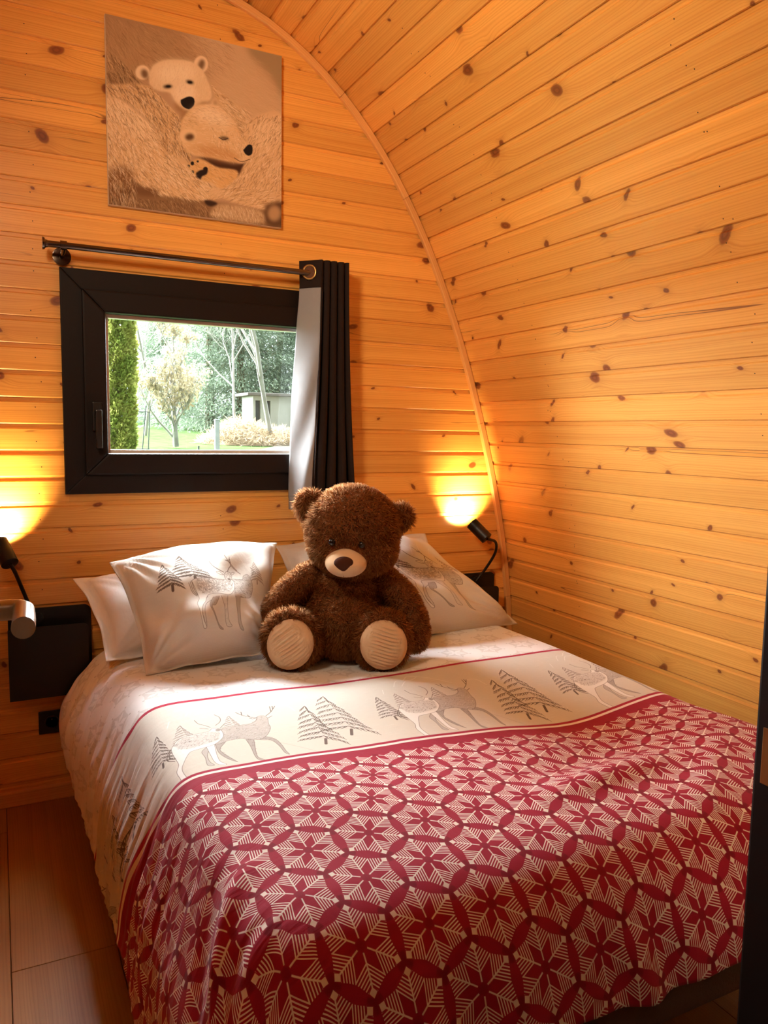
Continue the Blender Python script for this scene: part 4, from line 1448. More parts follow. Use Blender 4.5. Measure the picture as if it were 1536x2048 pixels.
def nightstand(px0, px1, bx0, bx1, label):
    t = empty('wall_nightstand', ((px0 + px1) / 2, D, .40))
    tag(t, label, 'nightstand', 'black metal nightstands hung on the back wall')
    bm = bmesh.new(); rounded_plate(bm, px0, px1, .40, .688, D - .014, D - .0005, .022)
    link('back_plate', bm_mesh(bm, 'back_plate'), M['black'], t)
    yb, yf = D - .015, D - .085
    z0, z1 = .395, .640
    bm = bmesh.new(); rounded_plate(bm, bx0, bx1, z0, z1, yf, yf + .004, .018)
    link('front_panel', bm_mesh(bm, 'front_panel'), M['black'], t)
    bm = bmesh.new()
    add_box(bm, bx0, bx1, yf + .004, yb, z0, z0 + .004)
    add_box(bm, bx0, bx0 + .003, yf + .004, yb, z0 + .004, z1 - .02)
    add_box(bm, bx1 - .003, bx1, yf + .004, yb, z0 + .004, z1 - .02)
    link('pocket', bm_mesh(bm, 'pocket'), M['black'], t)
    return t


def reading_lamp(base, path, head0, head1, label, aim, energy):
    t = empty('reading_lamp', base)
    tag(t, label, 'lamp', 'gooseneck reading lamps')
    base = Vector(base); head0, head1 = Vector(head0), Vector(head1)
    tube_obj('mount', [base + Vector((0, .006, 0)), base + Vector((0, -.016, 0))], [.022, .020], M['black'], t, 24)
    p = spline([tuple(base + Vector((0, -.014, 0)))] + [tuple(q) for q in path] + [tuple(head0)], 8)
    tube_obj('gooseneck', p, .0062, M['black'], t, 14)
    d = (head1 - head0).normalized()
    bm = bmesh.new()
    R_ = .0265
    add_tube(bm, [head0, head0 + d * .0015, head1], [R_ * .93, R_, R_], 32, True)
    top_f = max(bm.faces, key=lambda q: (len(q.verts) > 4) * (q.calc_center_median() - head0).length)
    ins = bmesh.ops.inset_individual(bm, faces=[top_f], thickness=.0025)
    ex = bmesh.ops.extrude_discrete_faces(bm, faces=[top_f])['faces'][0]
    bmesh.ops.translate(bm, verts=ex.verts, vec=-d * .034)
    o = link('lamp_shade', bm_mesh(bm, 'lamp_shade'), M['black'], t, True)
    o.data.set_sharp_from_angle(angle=math.radians(40))
    tube_obj('bulb', [head1 - d * .033, head1 - d * .020, head1 - d * .012], [.016, .016, .006], M['lampbulb'], o, 18)
    l = bpy.data.lights.new('reading_light', 'SPOT')
    l.energy = energy; l.color = (1.0, .66, .30); l.spot_size = math.radians(105); l.spot_blend = 1.0; l.shadow_soft_size = .012
    lo = bpy.data.objects.new('reading_light', l); C.objects.link(lo)
    lo.parent = t; lo.matrix_parent_inverse = Matrix.Translation(-base)
    lo.location = head1 - d * .004
    lo.rotation_euler = Vector(aim).to_track_quat('-Z', 'Y').to_euler()
    return t


nightstand(.016, .279, .014, .262, 'black wall nightstand with pocket left of the bed behind the door lever')
nightstand(1.682, 1.980, 1.715, 1.957, 'black wall nightstand right of the bed beside the curved wall')
LAMP_E = 36.0
reading_lamp((1.875, D - .012, .655), [(1.905, D - .045, .705), (1.930, D - .085, .785), (1.900, D - .130, .842)],
             (1.842, D - .150, .862), (1.803, D - .090, .922), 'black gooseneck reading lamp at the right glowing onto the wall', (.06, .80, .68), LAMP_E)
reading_lamp((.105, D - .012, .655), [(.085, D - .035, .70), (.060, D - .070, .775), (.042, D - .128, .835)],
             (.028, D - .150, .868), (-.002, D - .090, .932), 'black gooseneck reading lamp at the left picture edge', (.02, .80, .68), LAMP_E)

sock = empty('wall_socket', (.141, D, .280))
tag(sock, 'black wall socket under the left nightstand', 'socket')
bm = bmesh.new(); add_box(bm, .101, .181, D - .009, D + .004, .240, .320, .003)
link('cover_plate', bm_mesh(bm, 'cover_plate'), M['blackplastic'], sock)
bm = bmesh.new()
add_tube(bm, [(.143, D - .0085, .281), (.143, D - .012, .281), (.143, D - .012, .281), (.143, D - .006, .281)], [.0235, .0235, .020, .019], 32)
link('socket_well', bm_mesh(bm, 'socket_well'), M['blackplastic'], sock)
for dx in (-.0095, .0095):
    tube_obj('pin_hole', [(.143 + dx, D - .0070, .281), (.143 + dx, D - .0055, .281)], .0028, M['gap'], sock, 10)
tube_obj('earth_pin', [(.143, D - .006, .2925), (.143, D - .014, .2925)], .0022, M['steel'], sock, 10)

# ------------------------------------------------------------------ teddy bear
TB = Vector((.99, 2.33, .556))
TF = Vector((-.38, -.925, 0)).normalized()
TR_ = Vector((-TF.y, TF.x, 0))
tm = Matrix(((TR_.x, TF.x, 0, TB.x), (TR_.y, TF.y, 0, TB.y), (0, 0, 1, TB.z), (0, 0, 0, 1)))
# local axes: x = right in the picture, y = towards the viewer, z = up
teddy = empty('teddy_bear')
teddy.location = TB
# x,y,z of tm is left-handed or right-handed depending on the facing; use world coordinates for the meshes instead
def tw(p): return tm @ Vector(p)


bm = bmesh.new()
def blob(c, r, rot=None):
    t = bmesh.new()
    bmesh.ops.create_icosphere(t, subdivisions=4, radius=1.0)
    for v in t.verts:
        q = Vector((v.co.x * r[0], v.co.y * r[1], v.co.z * r[2]))
        if rot is not None: q = rot @ q
        v.co = tw(Vector(c) + q)
    me = bpy.data.meshes.new('t'); t.to_mesh(me); t.free(); bm.from_mesh(me); bpy.data.meshes.remove(me)


def limb(pts, radii, n=8):
    P = spline(np.c_[np.array(pts, float), np.array(radii, float)], n)
    for p in P: blob(p[:3], (p[3],) * 3)


RY_ = lambda a: Matrix.Rotation(math.radians(a), 3, 'Y')
blob((.030, -.02, .135), (.136, .125, .140))
blob((.036, -.02, .235), (.112, .100, .085))
blob((.028, .04, .115), (.115, .100, .110))
HROT = RY_(6)
blob((.056, .025, .428), (.152, .138, .146), HROT)
blob((.056, .035, .375), (.145, .125, .098), HROT)
blob((-.083, .005, .507), (.050, .026, .048), RY_(-25))
blob((.206, .005, .466), (.046, .026, .050), RY_(35))
limb([(-.080, -.01, .270), (-.137, .010, .222), (-.184, .035, .165), (-.196, .060, .112)], [.046, .051, .052, .047])
limb([(.152, -.01, .266), (.210, .010, .212), (.246, .030, .150), (.260, .055, .098), (.260, .068, .078)], [.046, .051, .052, .049, .044])
limb([(-.075, .02, .075), (-.105, .075, .078), (-.125, .110, .088)], [.074, .074, .062])
limb([(.115, .02, .070), (.135, .075, .074), (.145, .110, .085)], [.072, .072, .060])
blob((-.136, .140, .096), (.090, .045, .097), RY_(-14))
blob((.150, .140, .093), (.091, .045, .097), RY_(10))
raw = bm_mesh(bm, 'raw')
ro = bpy.data.objects.new('raw', raw); C.objects.link(ro)
r1 = ro.modifiers.new('r', 'REMESH'); r1.mode = 'VOXEL'; r1.voxel_size = .006
r2 = ro.modifiers.new('s', 'SMOOTH'); r2.factor = .5; r2.iterations = 5
dg = bpy.context.evaluated_depsgraph_get()
body_me = bpy.data.meshes.new_from_object(ro.evaluated_get(dg))
bpy.data.objects.remove(ro); bpy.data.meshes.remove(raw)
body_me.name = 'body'
body_me.materials.clear()
g = Graph('brown_plush')
x, y, z = g.geo()
n1 = g.noise(g.vec(x, y, z), 60, 3)
g.set(Base_Color=g.mix(n1, (.12, .034, .008, 1), (.20, .065, .018, 1)), Roughness=.9, Specular_IOR_Level=.1)
g.bump(g.noise(g.vec(x, y, z), 260, 2), .8, .004)
M['plush'] = g.mat
g = Graph('plush_pile')
rn = g.noise(g.vec(*g.geo()), 45, 3)
col = g.mix(rn, (.22, .062, .010, 1), (.40, .138, .032, 1))
g.set(Base_Color=col, Roughness=.85, Specular_IOR_Level=.06)
tl = g.nt.nodes.new('ShaderNodeBsdfTranslucent'); g.put(tl.inputs[0], g.mix(rn, (.52, .23, .09, 1), (.78, .44, .22, 1)))
mx = g.nt.nodes.new('ShaderNodeMixShader'); mx.inputs[0].default_value = .48
g.nt.links.new(g.p.outputs[0], mx.inputs[1]); g.nt.links.new(tl.outputs[0], mx.inputs[2]); g.nt.links.new(mx.outputs[0], g.out.inputs[0])
M['pile'] = g.mat
tag(teddy, 'large brown teddy bear sitting on the bed against the pillows', 'teddy bear')
body = link('body', body_me, M['plush'], teddy, True)

PADS = [((-.138, .188, .088), .072, .081, -14, 38), ((.152, .188, .085), .074, .080, 12, -14)]

# plush pile: short tufts over the whole body except under pads and muzzle
nv_ = len(body_me.vertices)
co = np.empty(nv_ * 3, np.float32); body_me.vertices.foreach_get('co', co); co = co.reshape(-1, 3)
no = np.empty(nv_ * 3, np.float32); body_me.vertices.foreach_get('normal', no); no = no.reshape(-1, 3)
body_me.calc_loop_triangles()
tri = np.empty(len(body_me.loop_triangles) * 3, np.int32); body_me.loop_triangles.foreach_get('vertices', tri); tri = tri.reshape(-1, 3)
A = co[tri]; area_ = np.linalg.norm(np.cross(A[:, 1] - A[:, 0], A[:, 2] - A[:, 0]), axis=1)
NF = 95000
rf = np.random.default_rng(21)
pick = rf.choice(len(tri), NF, p=area_ / area_.sum())
b = rf.dirichlet((1, 1, 1), NF).astype(np.float32)
P = (A[pick] * b[..., None]).sum(1); Nn = (no[tri[pick]] * b[..., None]).sum(1); Nn /= np.linalg.norm(Nn, axis=1, keepdims=True)
inv = np.array(tm.inverted())
Ploc = np.c_[P, np.ones(NF)] @ inv.T
keep = np.ones(NF, bool)
for c, rx, rz, rot, _ in PADS:
    ca, sa = math.cos(math.radians(rot)), math.sin(math.radians(rot))
    dx, dz = Ploc[:, 0] - c[0], Ploc[:, 2] - c[2]
    ex, ez = dx * ca + dz * sa, -dx * sa + dz * ca
    keep &= ~(((ex / (rx * .98)) ** 2 + (ez / (rz * .98)) ** 2 < 1) & (Ploc[:, 1] > .14))
keep &= ~(((Ploc[:, 0] - .033) / .066) ** 2 + ((Ploc[:, 1] - .135) / .075) ** 2 + ((Ploc[:, 2] - .345) / .050) ** 2 < 1.0)
for ex_, ez_ in ((-.012, .406), (.080, .399)):
    keep &= ~((np.hypot(Ploc[:, 0] - ex_, Ploc[:, 2] - ez_) < .012) & (Ploc[:, 1] > .1))
P, Nn, Ploc = P[keep], Nn[keep], Ploc[keep]
n = len(P)
clump = np.array([mnoise.noise_vector(Vector(p * 42.0)) for p in P.astype(float)])
ear = (Ploc[:, 2] > .44) & ((Ploc[:, 0] < -.055) | (Ploc[:, 0] > .185))
rim = (Ploc[:, 1] > .12) & (Ploc[:, 2] < .2)
ln_ = np.where(ear, .019, np.where(rim, .018, .0125)) * rf.uniform(.65, 1.25, n)
dirv = Nn * .8 + clump * .75 + rf.normal(0, .22, (n, 3)) + np.array([0, 0, -.30])
dirv /= np.linalg.norm(dirv, axis=1, keepdims=True)
side = np.cross(dirv, rf.normal(0, 1, (n, 3))); side /= np.linalg.norm(side, axis=1, keepdims=True)
wd = rf.uniform(.0007, .0013, n)[:, None]
L_ = ln_[:, None]
v0 = P - Nn * .002 - side * wd; v1 = P - Nn * .002 + side * wd
mid = P + dirv * L_ * .55
v2 = mid - side * wd * .8; v3 = mid + side * wd * .8
tipv = P + dirv * L_ + np.array([0, 0, -.10]) * L_ + clump * L_ * .2
VV_ = np.stack([v0, v1, v3, v2, tipv], 1).reshape(-1, 3)
base_i = np.arange(n) * 5
me = bpy.data.meshes.new('fur')
me.vertices.add(n * 5); me.vertices.foreach_set('co', VV_.astype(np.float32).ravel())
loops = np.stack([base_i, base_i + 1, base_i + 2, base_i + 3, base_i + 3, base_i + 2, base_i + 4], 1).ravel()
me.loops.add(len(loops)); me.loops.foreach_set('vertex_index', loops.astype(np.int32))
me.polygons.add(n * 2)
st_ = np.stack([np.arange(n) * 7, np.arange(n) * 7 + 4], 1).ravel()
me.polygons.foreach_set('loop_start', st_.astype(np.int32))
me.update(calc_edges=True); me.validate()
me.shade_smooth()
nn_ = np.repeat(Nn * .75 + dirv * .25, 5, axis=0); nn_ /= np.linalg.norm(nn_, axis=1, keepdims=True)
me.normals_split_custom_set_from_vertices([tuple(q) for q in nn_])
tag(link('fur', me, M['pile'], teddy), kind='stuff')

# muzzle, nose, mouth, eyes
M['velour'] = cloth('beige_velour', (.62, .42, .25), bump=.15, sc=220)
M['nose'] = cloth('brown_nose', (.055, .016, .007), bump=.2, sc=200)
M['eye'] = plain('glossy_black_eye', (.006, .004, .004), .06, var=.1)
M['stitch'] = plain('dark_stitching', (.03, .012, .008), .7, var=.1)


def local_obj(name, fn, m, smooth=True, parent=None):
    bm = bmesh.new()
    fn(bm)
    for v in bm.verts: v.co = tw(v.co)
    return link(name, bm_mesh(bm, name), m, parent or teddy, smooth)


MZ = Vector((.033, .128, .344))
def muzzle(bm):
    bmesh.ops.create_uvsphere(bm, u_segments=48, v_segments=32, radius=1.0)
    for v in bm.verts:
        x, y, z = v.co
        k = 1 - .26 * max(0, z) ** 1.5 + .10 * max(0, -z)
        fr = max(0, y)
        v.co = MZ + Vector((x * .066 * k, y * (.080 - .018 * max(0, z)), z * .050 - .004 * fr))
local_obj('muzzle', muzzle, M['velour'])
def nose(bm):
    bmesh.ops.create_uvsphere(bm, u_segments=32, v_segments=20, radius=1.0)
    for v in bm.verts:
        x, y, z = v.co
        k = 1 + .12 * z if z > 0 else 1 + .42 * z
        v.co = Vector((.024 + x * .030 * k, .196 + y * .016 - .18 * (z * .02) * (1 if z > 0 else .3), .345 + z * .0225))
local_obj('nose', nose, M['nose'])
def surf(x, z):      # muzzle surface depth at local x, z
    q = 1 - ((x - MZ.x) / .066) ** 2 - ((z - MZ.z) / .052) ** 2
    return MZ.y + .080 * math.sqrt(max(q, 0.02))
def mouth(bm):
    add_tube(bm, [(.024, surf(.024, z) + .0006, z) for z in np.linspace(.326, .301, 6)], .0011, 6)
local_obj('mouth_seam', mouth, M['stitch'])
def smile(bm):
    add_tube(bm, [(x, surf(x, z) + .0002, z) for x, z in zip(np.linspace(.052, .074, 6), (.302, .303, .305, .308, .311, .315))], .0009, 6)
local_obj('smile', smile, M['stitch'])
for ex_, ey_, ez_ in ((-.012, .153, .406), (.080, .160, .399)):
    def eye(bm, c=(ex_, ey_, ez_)):
        bmesh.ops.create_uvsphere(bm, u_segments=24, v_segments=16, radius=1.0)
        for v in bm.verts: v.co = Vector(c) + Vector((v.co.x * .0105, v.co.y * .009, v.co.z * .0115))
    local_obj('eye', eye, M['eye'])

for c, rx, rz, rot, ridge_a in PADS:
    nr, na = 40, 72
    vs, fs = [], []
    cr_, sr_ = math.cos(math.radians(rot)), math.sin(math.radians(rot))
    ra = math.radians(ridge_a)
    for i in range(nr + 1):
        rho = i / nr
        for j in range(na):
            th = 2 * math.pi * j / na
            ex, ez = rx * rho * math.cos(th), rz * rho * math.sin(th)
            dx, dz = ex * cr_ - ez * sr_, ex * sr_ + ez * cr_
            s_ = -dx * math.sin(ra) + dz * math.cos(ra)
            wob = .0012 * math.sin(dx * 60)
            rd = abs(math.sin((s_ + wob) * math.pi / .0112)) ** .6
            y = c[1] + .016 * (1 - rho ** 2.2) - .014 * rho ** 6 + (rd - .5) * .0085 * (1 - rho ** 8)
            vs.append(tw((c[0] + dx, y, c[2] + dz)))
    for i in range(nr):
        for j in range(na):
            fs.append((i * na + j, i * na + (j + 1) % na, (i + 1) * na + (j + 1) % na, (i + 1) * na + j))
    me = mesh_from('foot_pad', vs, fs)
    bmx = bmesh.new(); bmx.from_mesh(me); bmesh.ops.remove_doubles(bmx, verts=bmx.verts, dist=1e-6); bmesh.ops.recalc_face_normals(bmx, faces=bmx.faces); bmx.to_mesh(me); bmx.free()
    link('foot_pad', me, M['velour'], teddy, True)

# ------------------------------------------------------------------ outside the window
def gz(y, x=0.0):           # the garden rises gently away from the pod
    return -.20 + .052 * max(y - 3.0, 0) - .0002 * max(y - 30, 0) ** 2


def ground(name, xs, ys, m, dz=0.0):
    vs = [(x, y, gz(y) + dz) for y in ys for x in xs]
    n = len(xs); fs = [(j * n + i, j * n + i + 1, (j + 1) * n + i + 1, (j + 1) * n + i) for j in range(len(ys) - 1) for i in range(n - 1)]
    return link(name, mesh_from(name, vs, fs), m)


def outdoor(name, a, b, sc, rough=.9):
    g = Graph(name)
    c = g.geo()
    n1 = g.noise(g.vec(*c), sc, 4)
    g.set(Base_Color=g.mix(g.sm(.3, .7, n1), a, b), Roughness=1.0, Specular_IOR_Level=0.0)
    return g.mat


def leafmat(name, a, b, sc, tr=.35):
    g = Graph(name)
    n1 = g.noise(g.vec(*g.geo()), sc, 3)
    col = g.mix(g.sm(.3, .7, n1), a, b)
    g.set(Base_Color=col, Roughness=1.0, Specular_IOR_Level=0.0)
    tl = g.nt.nodes.new('ShaderNodeBsdfTranslucent'); g.put(tl.inputs[0], col)
    mx = g.nt.nodes.new('ShaderNodeMixShader'); mx.inputs[0].default_value = tr
    g.nt.links.new(g.p.outputs[0], mx.inputs[1]); g.nt.links.new(tl.outputs[0], mx.inputs[2]); g.nt.links.new(mx.outputs[0], g.out.inputs[0])
    return g.mat


M['lawn'] = outdoor('lawn_grass', (.034, .060, .020, 1), (.050, .080, .028, 1), 3.0)
M['gravel'] = outdoor('pale_gravel', (0.057, 0.051, 0.039, 1), (0.069, 0.063, 0.051, 1), 6.0)
M['thuja'] = leafmat('thuja_leaf', (0.156, 0.195, 0.044, 1), (0.351, 0.351, 0.098, 1), 2.5)
M['beech'] = leafmat('withered_leaf', (0.273, 0.227, 0.130, 1), (0.390, 0.332, 0.215, 1), 4.0)
M['bark'] = outdoor('bark', (0.100, 0.080, 0.050, 1), (0.150, 0.125, 0.085, 1), 6.0)
M['palebark'] = outdoor('pale_bark', (0.200, 0.190, 0.160, 1), (0.290, 0.280, 0.250, 1), 3.0)
M['fir'] = leafmat('fir_needles', (0.120, 0.155, 0.110, 1), (0.200, 0.250, 0.170, 1), .8)
M['brush'] = leafmat('dry_brush', (0.263, 0.200, 0.119, 1), (0.375, 0.300, 0.206, 1), 1.2)
M['post'] = outdoor('painted_post', (0.250, 0.275, 0.275, 1), (0.290, 0.310, 0.310, 1), 8)
M['render'] = outdoor('pale_render', (0.275, 0.275, 0.235, 1), (0.300, 0.300, 0.260, 1), 2)
M['opening'] = outdoor('dark_opening', (0.060, 0.065, 0.065, 1), (0.080, 0.085, 0.085, 1), 2)
M['roof'] = outdoor('roof_tiles', (0.110, 0.100, 0.090, 1), (0.135, 0.125, 0.110, 1), 2)
M['iron'] = outdoor('garden_iron', (0.080, 0.085, 0.080, 1), (0.100, 0.105, 0.100, 1), 6)

tag(ground('lawn', np.linspace(-14, 22, 13), [3.0, 6, 10, 15, 20, 25, 30, 36, 44], M['lawn']), kind='structure')


def leaf_cloud(name, pts, nrm, size, m, parent, seed, asp=.5, kind='stuff'):
    rng = np.random.default_rng(seed)
    n = len(pts)
    d = nrm + rng.normal(0, .6, (n, 3)); d /= np.linalg.norm(d, axis=1, keepdims=True)
    s_ = np.cross(d, rng.normal(0, 1, (n, 3))); s_ /= np.linalg.norm(s_, axis=1, keepdims=True)
    L_ = (size * rng.uniform(.6, 1.4, n))[:, None]
    a = pts; b_ = pts + d * L_ * .5 + s_ * L_ * asp * .5; c = pts + d * L_; e = pts + d * L_ * .5 - s_ * L_ * asp * .5
    Vx = np.stack([a, b_, c, e], 1).reshape(-1, 3).astype(np.float32)
    me = bpy.data.meshes.new(name)
    me.vertices.add(4 * n); me.vertices.foreach_set('co', Vx.ravel())
    me.loops.add(4 * n); me.loops.foreach_set('vertex_index', np.arange(4 * n, dtype=np.int32))
    me.polygons.add(n); me.polygons.foreach_set('loop_start', (np.arange(n) * 4).astype(np.int32))
    me.update(calc_edges=True)
    o = link(name, me, m, parent)
    if kind: o['kind'] = kind
    return o


def dirs(n, rng):
    d = rng.normal(0, 1, (n, 3)); return d / np.linalg.norm(d, axis=1, keepdims=True)


# gravel drive on the right
p0 = [at_y(px, py, Y) for px, py, Y in ((440, 908, 17.0), (600, 915, 17.0), (600, 884, 24.0), (500, 884, 24.0))]
vs = []
for (xa, xb, y) in ((3.9, 9.5, 15.0), (4.9, 10.5, 18.5), (7.3, 12.5, 22.0), (9.2, 15.0, 26.0), (9.6, 18.0, 30.0)):
    vs += [(xa, y, gz(y) + .02), (xb, y, gz(y) + .02)]
me = mesh_from('gravel_drive', vs, [(2 * i, 2 * i + 1, 2 * i + 3, 2 * i + 2) for i in range(4)])
tag(link('gravel_drive', me, M['gravel']), kind='structure')

# clipped column of evergreen hedge
rng = np.random.default_rng(31)
Y = 15.5
cL, cR = at_y(205, 760, Y).x, at_y(272, 760, Y).x
hx, hr = (cL + cR) / 2 - .05, (cR - cL) / 2 + .02
hedge = empty('columnar_evergreen', (hx, Y, gz(Y)))
tag(hedge, 'tall yellowish green columnar evergreen at the left of the window view', 'evergreen')
n = 24000
t = rng.uniform(0, 1, n); a = rng.uniform(0, 2 * np.pi, n)
rad = hr * (.62 + .38 * np.sin(np.pi * np.clip(t * .85 + .12, 0, 1))) * (1 + .10 * np.sin(a * 5 + t * 17) + .07 * np.sin(a * 9 - t * 31)) * np.sqrt(rng.uniform(.55, 1, n))
pts = np.stack([hx + rad * np.cos(a), Y + rad * np.sin(a), gz(Y) + .12 + t * 4.3], 1)
nr_ = np.stack([np.cos(a), np.sin(a), np.full(n, .9)], 1)
leaf_cloud('foliage', pts, nr_, .085, M['thuja'], hedge, 1, .55)
tube_obj('trunk', [(hx, Y, gz(Y) - .1), (hx, Y, gz(Y) + 3.6)], [.10, .03], M['bark'], hedge, 8)


def branch_tree(name, base, height, spread, m, seed, levels=3, nb=5, trunk_r=.09, up=.55, label=None, cat='tree', group=None, leaf=None, nleaf=0, leaf_sz=.1, fork=.22, lean=(0, 0), first=.15):
    rng = np.random.default_rng(seed)
    root = empty(name, base)
    tag(root, label, cat, group)
    segs = []
    base = np.array(base, float)

    def grow(p, d, L, r, lev):
        n = 5
        pts = [p]; q = p.copy(); dd = d.copy()
        for i in range(n):
            dd = dd + rng.normal(0, .12, 3) + np.array([0, 0, .05 if lev else 0]); dd /= np.linalg.norm(dd)
            q = q + dd * L / n; pts.append(q.copy())
        segs.append((pts, r, lev))
        if lev < levels:
            k = nb if lev else nb + 4
            for i in range(k):
                t = rng.uniform(first if lev == 0 else .25, 1.0)
                j = min(int(t * n), n - 1); s0 = pts[j] + (pts[j + 1] - pts[j]) * (t * n - j)
                a = rng.uniform(0, 2 * np.pi)
                out = np.array([math.cos(a), math.sin(a), up * rng.uniform(.4, 1.6)])
                nd = dd * .45 + out * spread; nd /= np.linalg.norm(nd)
                grow(s0, nd, L * rng.uniform(.42, .66) * (1 - .35 * t), r * .5 * (1 - .5 * t), lev + 1)
    grow(base - np.array([0, 0, .05]), np.array([lean[0], lean[1], 1.0]), height, trunk_r, 0)
    bt, bb = bmesh.new(), bmesh.new()
    for pts, r, lev in segs:
        rr = [max(r * (1 - .8 * i / (len(pts) - 1)), .004) for i in range(len(pts))]
        add_tube(bt if lev == 0 else bb, pts, rr, 7 if lev == 0 else 4, False)
    link('trunk', bm_mesh(bt, 'trunk'), m, root, True)
    o = link('branches', bm_mesh(bb, 'branches'), m, root, True); o['kind'] = 'stuff'
    if leaf:
        tips = np.array([p for pts, r, lev in segs if lev >= 2 for p in pts[1:]])
        sel = tips[rng.integers(0, len(tips), nleaf)] + rng.normal(0, .07, (nleaf, 3))
        leaf_cloud('leaves', sel, np.tile([0, 0, -.5], (nleaf, 1)), leaf_sz, leaf, root, seed + 1, .5)
    return root


b0 = at_y(352, 889, 21.5)
branch_tree('small_tree', (b0.x, 21.5, b0.z), 2.9, .85, M['palebark'], 5, 3, 9, .085, .85, 'small pale tree with withered leaves standing on the lawn', leaf=M['beech'], nleaf=3400, leaf_sz=.11, first=.06)

def conifer(px, Y, ztop, rad, seed, label):
    rng = np.random.default_rng(seed)
    x = at_y(px, 800, Y).x
    z0 = gz(Y)
    root = empty('conifer', (x, Y, z0))
    tag(root, label, 'conifer', 'conifers behind the lawn')
    n = 26000
    t = rng.beta(1.1, 1.5, n); a = rng.uniform(0, 2 * np.pi, n)
    lay = .82 + .18 * np.sin(t * 60 + 1.5 * np.sin(a * 3))
    rr = rad * (1 - t) ** .8 * lay * np.sqrt(rng.uniform(.15, 1, n)) * (1 + .15 * np.sin(a * 4 + seed))
    pts = np.stack([x + rr * np.cos(a), Y + rr * np.sin(a), z0 + .3 + t * (ztop - z0) - rr * .18], 1)
    nr_ = np.stack([np.cos(a), np.sin(a), np.full(n, -.7)], 1)
    leaf_cloud('needles', pts, nr_, .17, M['fir'], root, seed, .22)
    tube_obj('trunk', [(x, Y, z0 - .1), (x, Y, ztop - .4)], [.22, .03], M['bark'], root, 8)


conifer(420, 31.5, 10.5, 3.0, 41, 'tall dull green conifer directly behind the small pale tree')
conifer(482, 31.0, 9.5, 2.9, 42, 'broad green conifer in the middle of the window view')
conifer(560, 32.0, 11.0, 2.7, 43, 'green conifer at the right edge of the window view')
conifer(330, 36.0, 9.0, 2.2, 44, 'distant conifer left of the small pale tree')
conifer(612, 31.0, 9.0, 2.6, 45, 'green conifer furthest to the right, mostly behind the curtain')
b1 = at_y(545, 850, 23.0)
branch_tree('birch', (b1.x, 23.0, gz(23.0)), 8.0, .7, M['palebark'], 8, 3, 8, .085, .7, 'bare pale birch beside the little house', group='bare trees in the garden')
b2 = at_y(470, 850, 25.0)
branch_tree('birch', (b2.x, 25.0, gz(25.0)), 7.0, .8, M['palebark'], 12, 3, 8, .055, .7, 'bare pale tree in front of the conifers', group='bare trees in the garden')
b3 = at_y(290, 850, 27.0)
branch_tree('birch', (b3.x, 27.0, gz(27.0)), 7.5, .8, M['palebark'], 14, 3, 8, .055, .7, 'bare pale tree behind the columnar evergreen', group='bare trees in the garden')

# brush pile on the right
rng = np.random.default_rng(51)
Yb = 23.5
bx_ = at_y(510, 860, Yb).x
pile = empty('brush_pile', (bx_, Yb, gz(Yb)))
tag(pile, 'heap of dry brown brush beside the gravel drive', 'brush pile')
n = 7000
a = rng.uniform(0, 2 * np.pi, n); r = np.sqrt(rng.uniform(0, 1, n))
px_ = bx_ + r * np.cos(a) * 1.75; py_ = Yb + r * np.sin(a) * 1.1
hz_ = .72 * (1 - r ** 2) * (1 + .25 * np.sin(px_ * 2.1 + 1))
pts = np.stack([px_, py_, gz(Yb) + hz_ * np.sqrt(rng.uniform(.3, 1, n))], 1)
leaf_cloud('twigs', pts, dirs(n, rng) * np.array([1, 1, .4]), .24, M['brush'], pile, 3, .10)
vs, fs = [], []
m_ = 24
for i in range(9):
    rr = i / 8
    for j in range(m_):
        th = 2 * np.pi * j / m_
        vs.append((bx_ + 1.72 * rr * math.cos(th), Yb + 1.08 * rr * math.sin(th), gz(Yb) - .04 + .58 * (1 - rr ** 2) * (1 + .12 * math.sin(5 * th + 3 * rr))))
for i in range(8):
    for j in range(m_):
        fs.append((i * m_ + j, i * m_ + (j + 1) % m_, (i + 1) * m_ + (j + 1) % m_, (i + 1) * m_ + j))
link('heap', mesh_from('heap', vs, fs), M['brush'], pile, True)

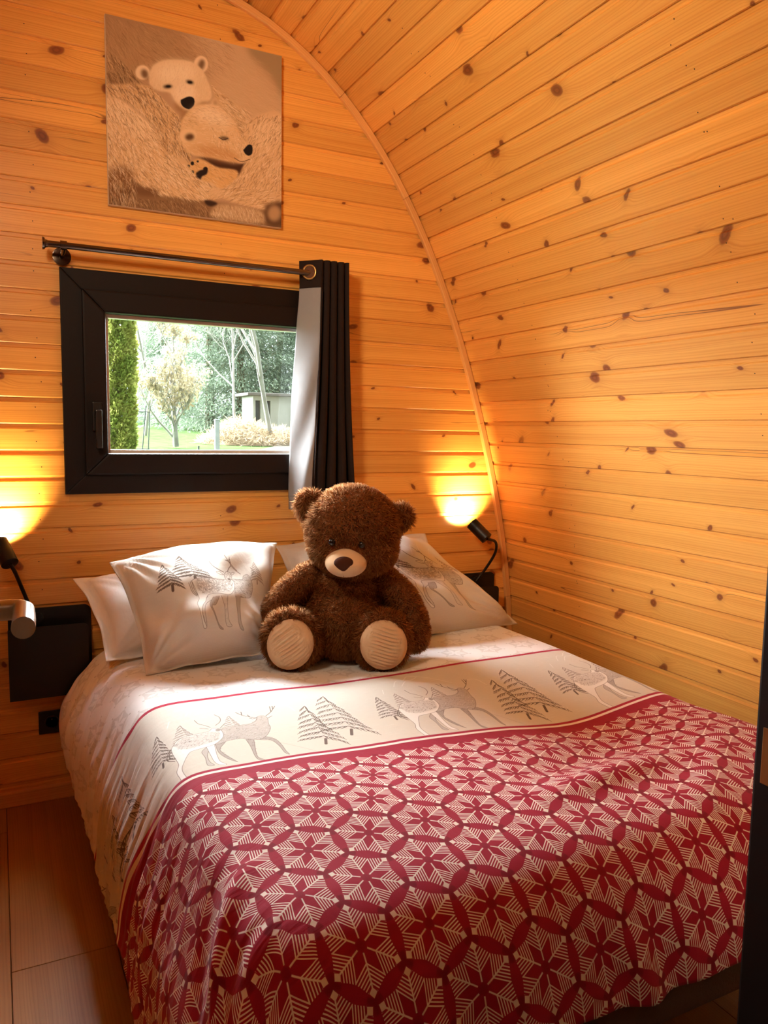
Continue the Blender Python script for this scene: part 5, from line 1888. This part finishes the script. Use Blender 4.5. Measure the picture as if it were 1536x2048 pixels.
# pale square post, thin frame, peg
def on_ground(px, Y): 
    p = at_y(px, 880, Y); return Vector((p.x, Y, gz(Y)))
q = on_ground(434, 18.6)
bm = bmesh.new(); add_box(bm, q.x - .055, q.x + .055, q.y - .055, q.y + .055, q.z - .05, q.z + .90, .008); add_box(bm, q.x - .062, q.x + .062, q.y - .062, q.y + .062, q.z + .90, q.z + .925, .01)
tag(link('garden_post', bm_mesh(bm, 'garden_post'), M['post']), 'pale square post standing at the edge of the gravel drive', 'post')
q = on_ground(397, 20.0)
bm = bmesh.new(); add_box(bm, q.x - .018, q.x + .018, q.y - .018, q.y + .018, q.z - .05, q.z + .17, .004); add_box(bm, q.x - .022, q.x + .022, q.y - .022, q.y + .022, q.z + .15, q.z + .18, .005)
tag(link('garden_peg', bm_mesh(bm, 'garden_peg'), M['iron']), 'short dark peg in the lawn right of the small tree', 'peg')
q = on_ground(288, 20.5)
fr_ = empty('metal_frame', q)
tag(fr_, 'thin metal frame on the lawn beside the columnar evergreen', 'garden frame')
for dx, tx in ((-.05, .06), (.10, .16)):
    tube_obj('leg', [q + Vector((dx, 0, -.03)), q + Vector((tx, 0, 1.15))], .014, M['iron'], fr_, 8)
for zz in (.06, 1.0):
    tube_obj('crossbar', [q + Vector((-.32 if zz < .5 else -.9, 0, zz)), q + Vector((.14, 0, zz))], .010, M['iron'], fr_, 8)

# little pale house behind the brush pile
Yh = 25.4
hA, hB = at_y(506, 800, Yh), at_y(585, 800, Yh)
hs = empty('garden_house', ((hA.x + hB.x) / 2, Yh, gz(Yh)))
tag(hs, 'small pale rendered house behind the brush pile', 'house')
zt_ = at_y(520, 792, Yh).z
op = [at_y(px, 815, Yh).x for px in (511, 521, 532, 541)]
bm = bmesh.new()
z0 = gz(Yh) - .1
xs = [hA.x, op[0], op[1], op[2], op[3], hB.x]
for i in (0, 2, 4): add_box(bm, xs[i], xs[i + 1], Yh, Yh + .2, z0, zt_)
zo = at_y(520, 801, Yh).z
for i in (1, 3): add_box(bm, xs[i], xs[i + 1], Yh, Yh + .2, zo, zt_)
add_box(bm, hA.x, hA.x + .2, Yh + .2, Yh + 1.3, z0, zt_); add_box(bm, hB.x - .2, hB.x, Yh + .2, Yh + 1.3, z0, zt_)
link('wall', bm_mesh(bm, 'wall'), M['render'], hs)
for i in (1, 3):
    box_obj('opening', xs[i], xs[i + 1], Yh + .10, Yh + .14, z0, zo, M['opening'], hs, 0)
bm = bmesh.new(); add_box(bm, hA.x - .25, hB.x + .25, Yh - .25, Yh + 1.5, zt_, zt_ + .10, .02)
link('roof', bm_mesh(bm, 'roof'), M['roof'], hs)
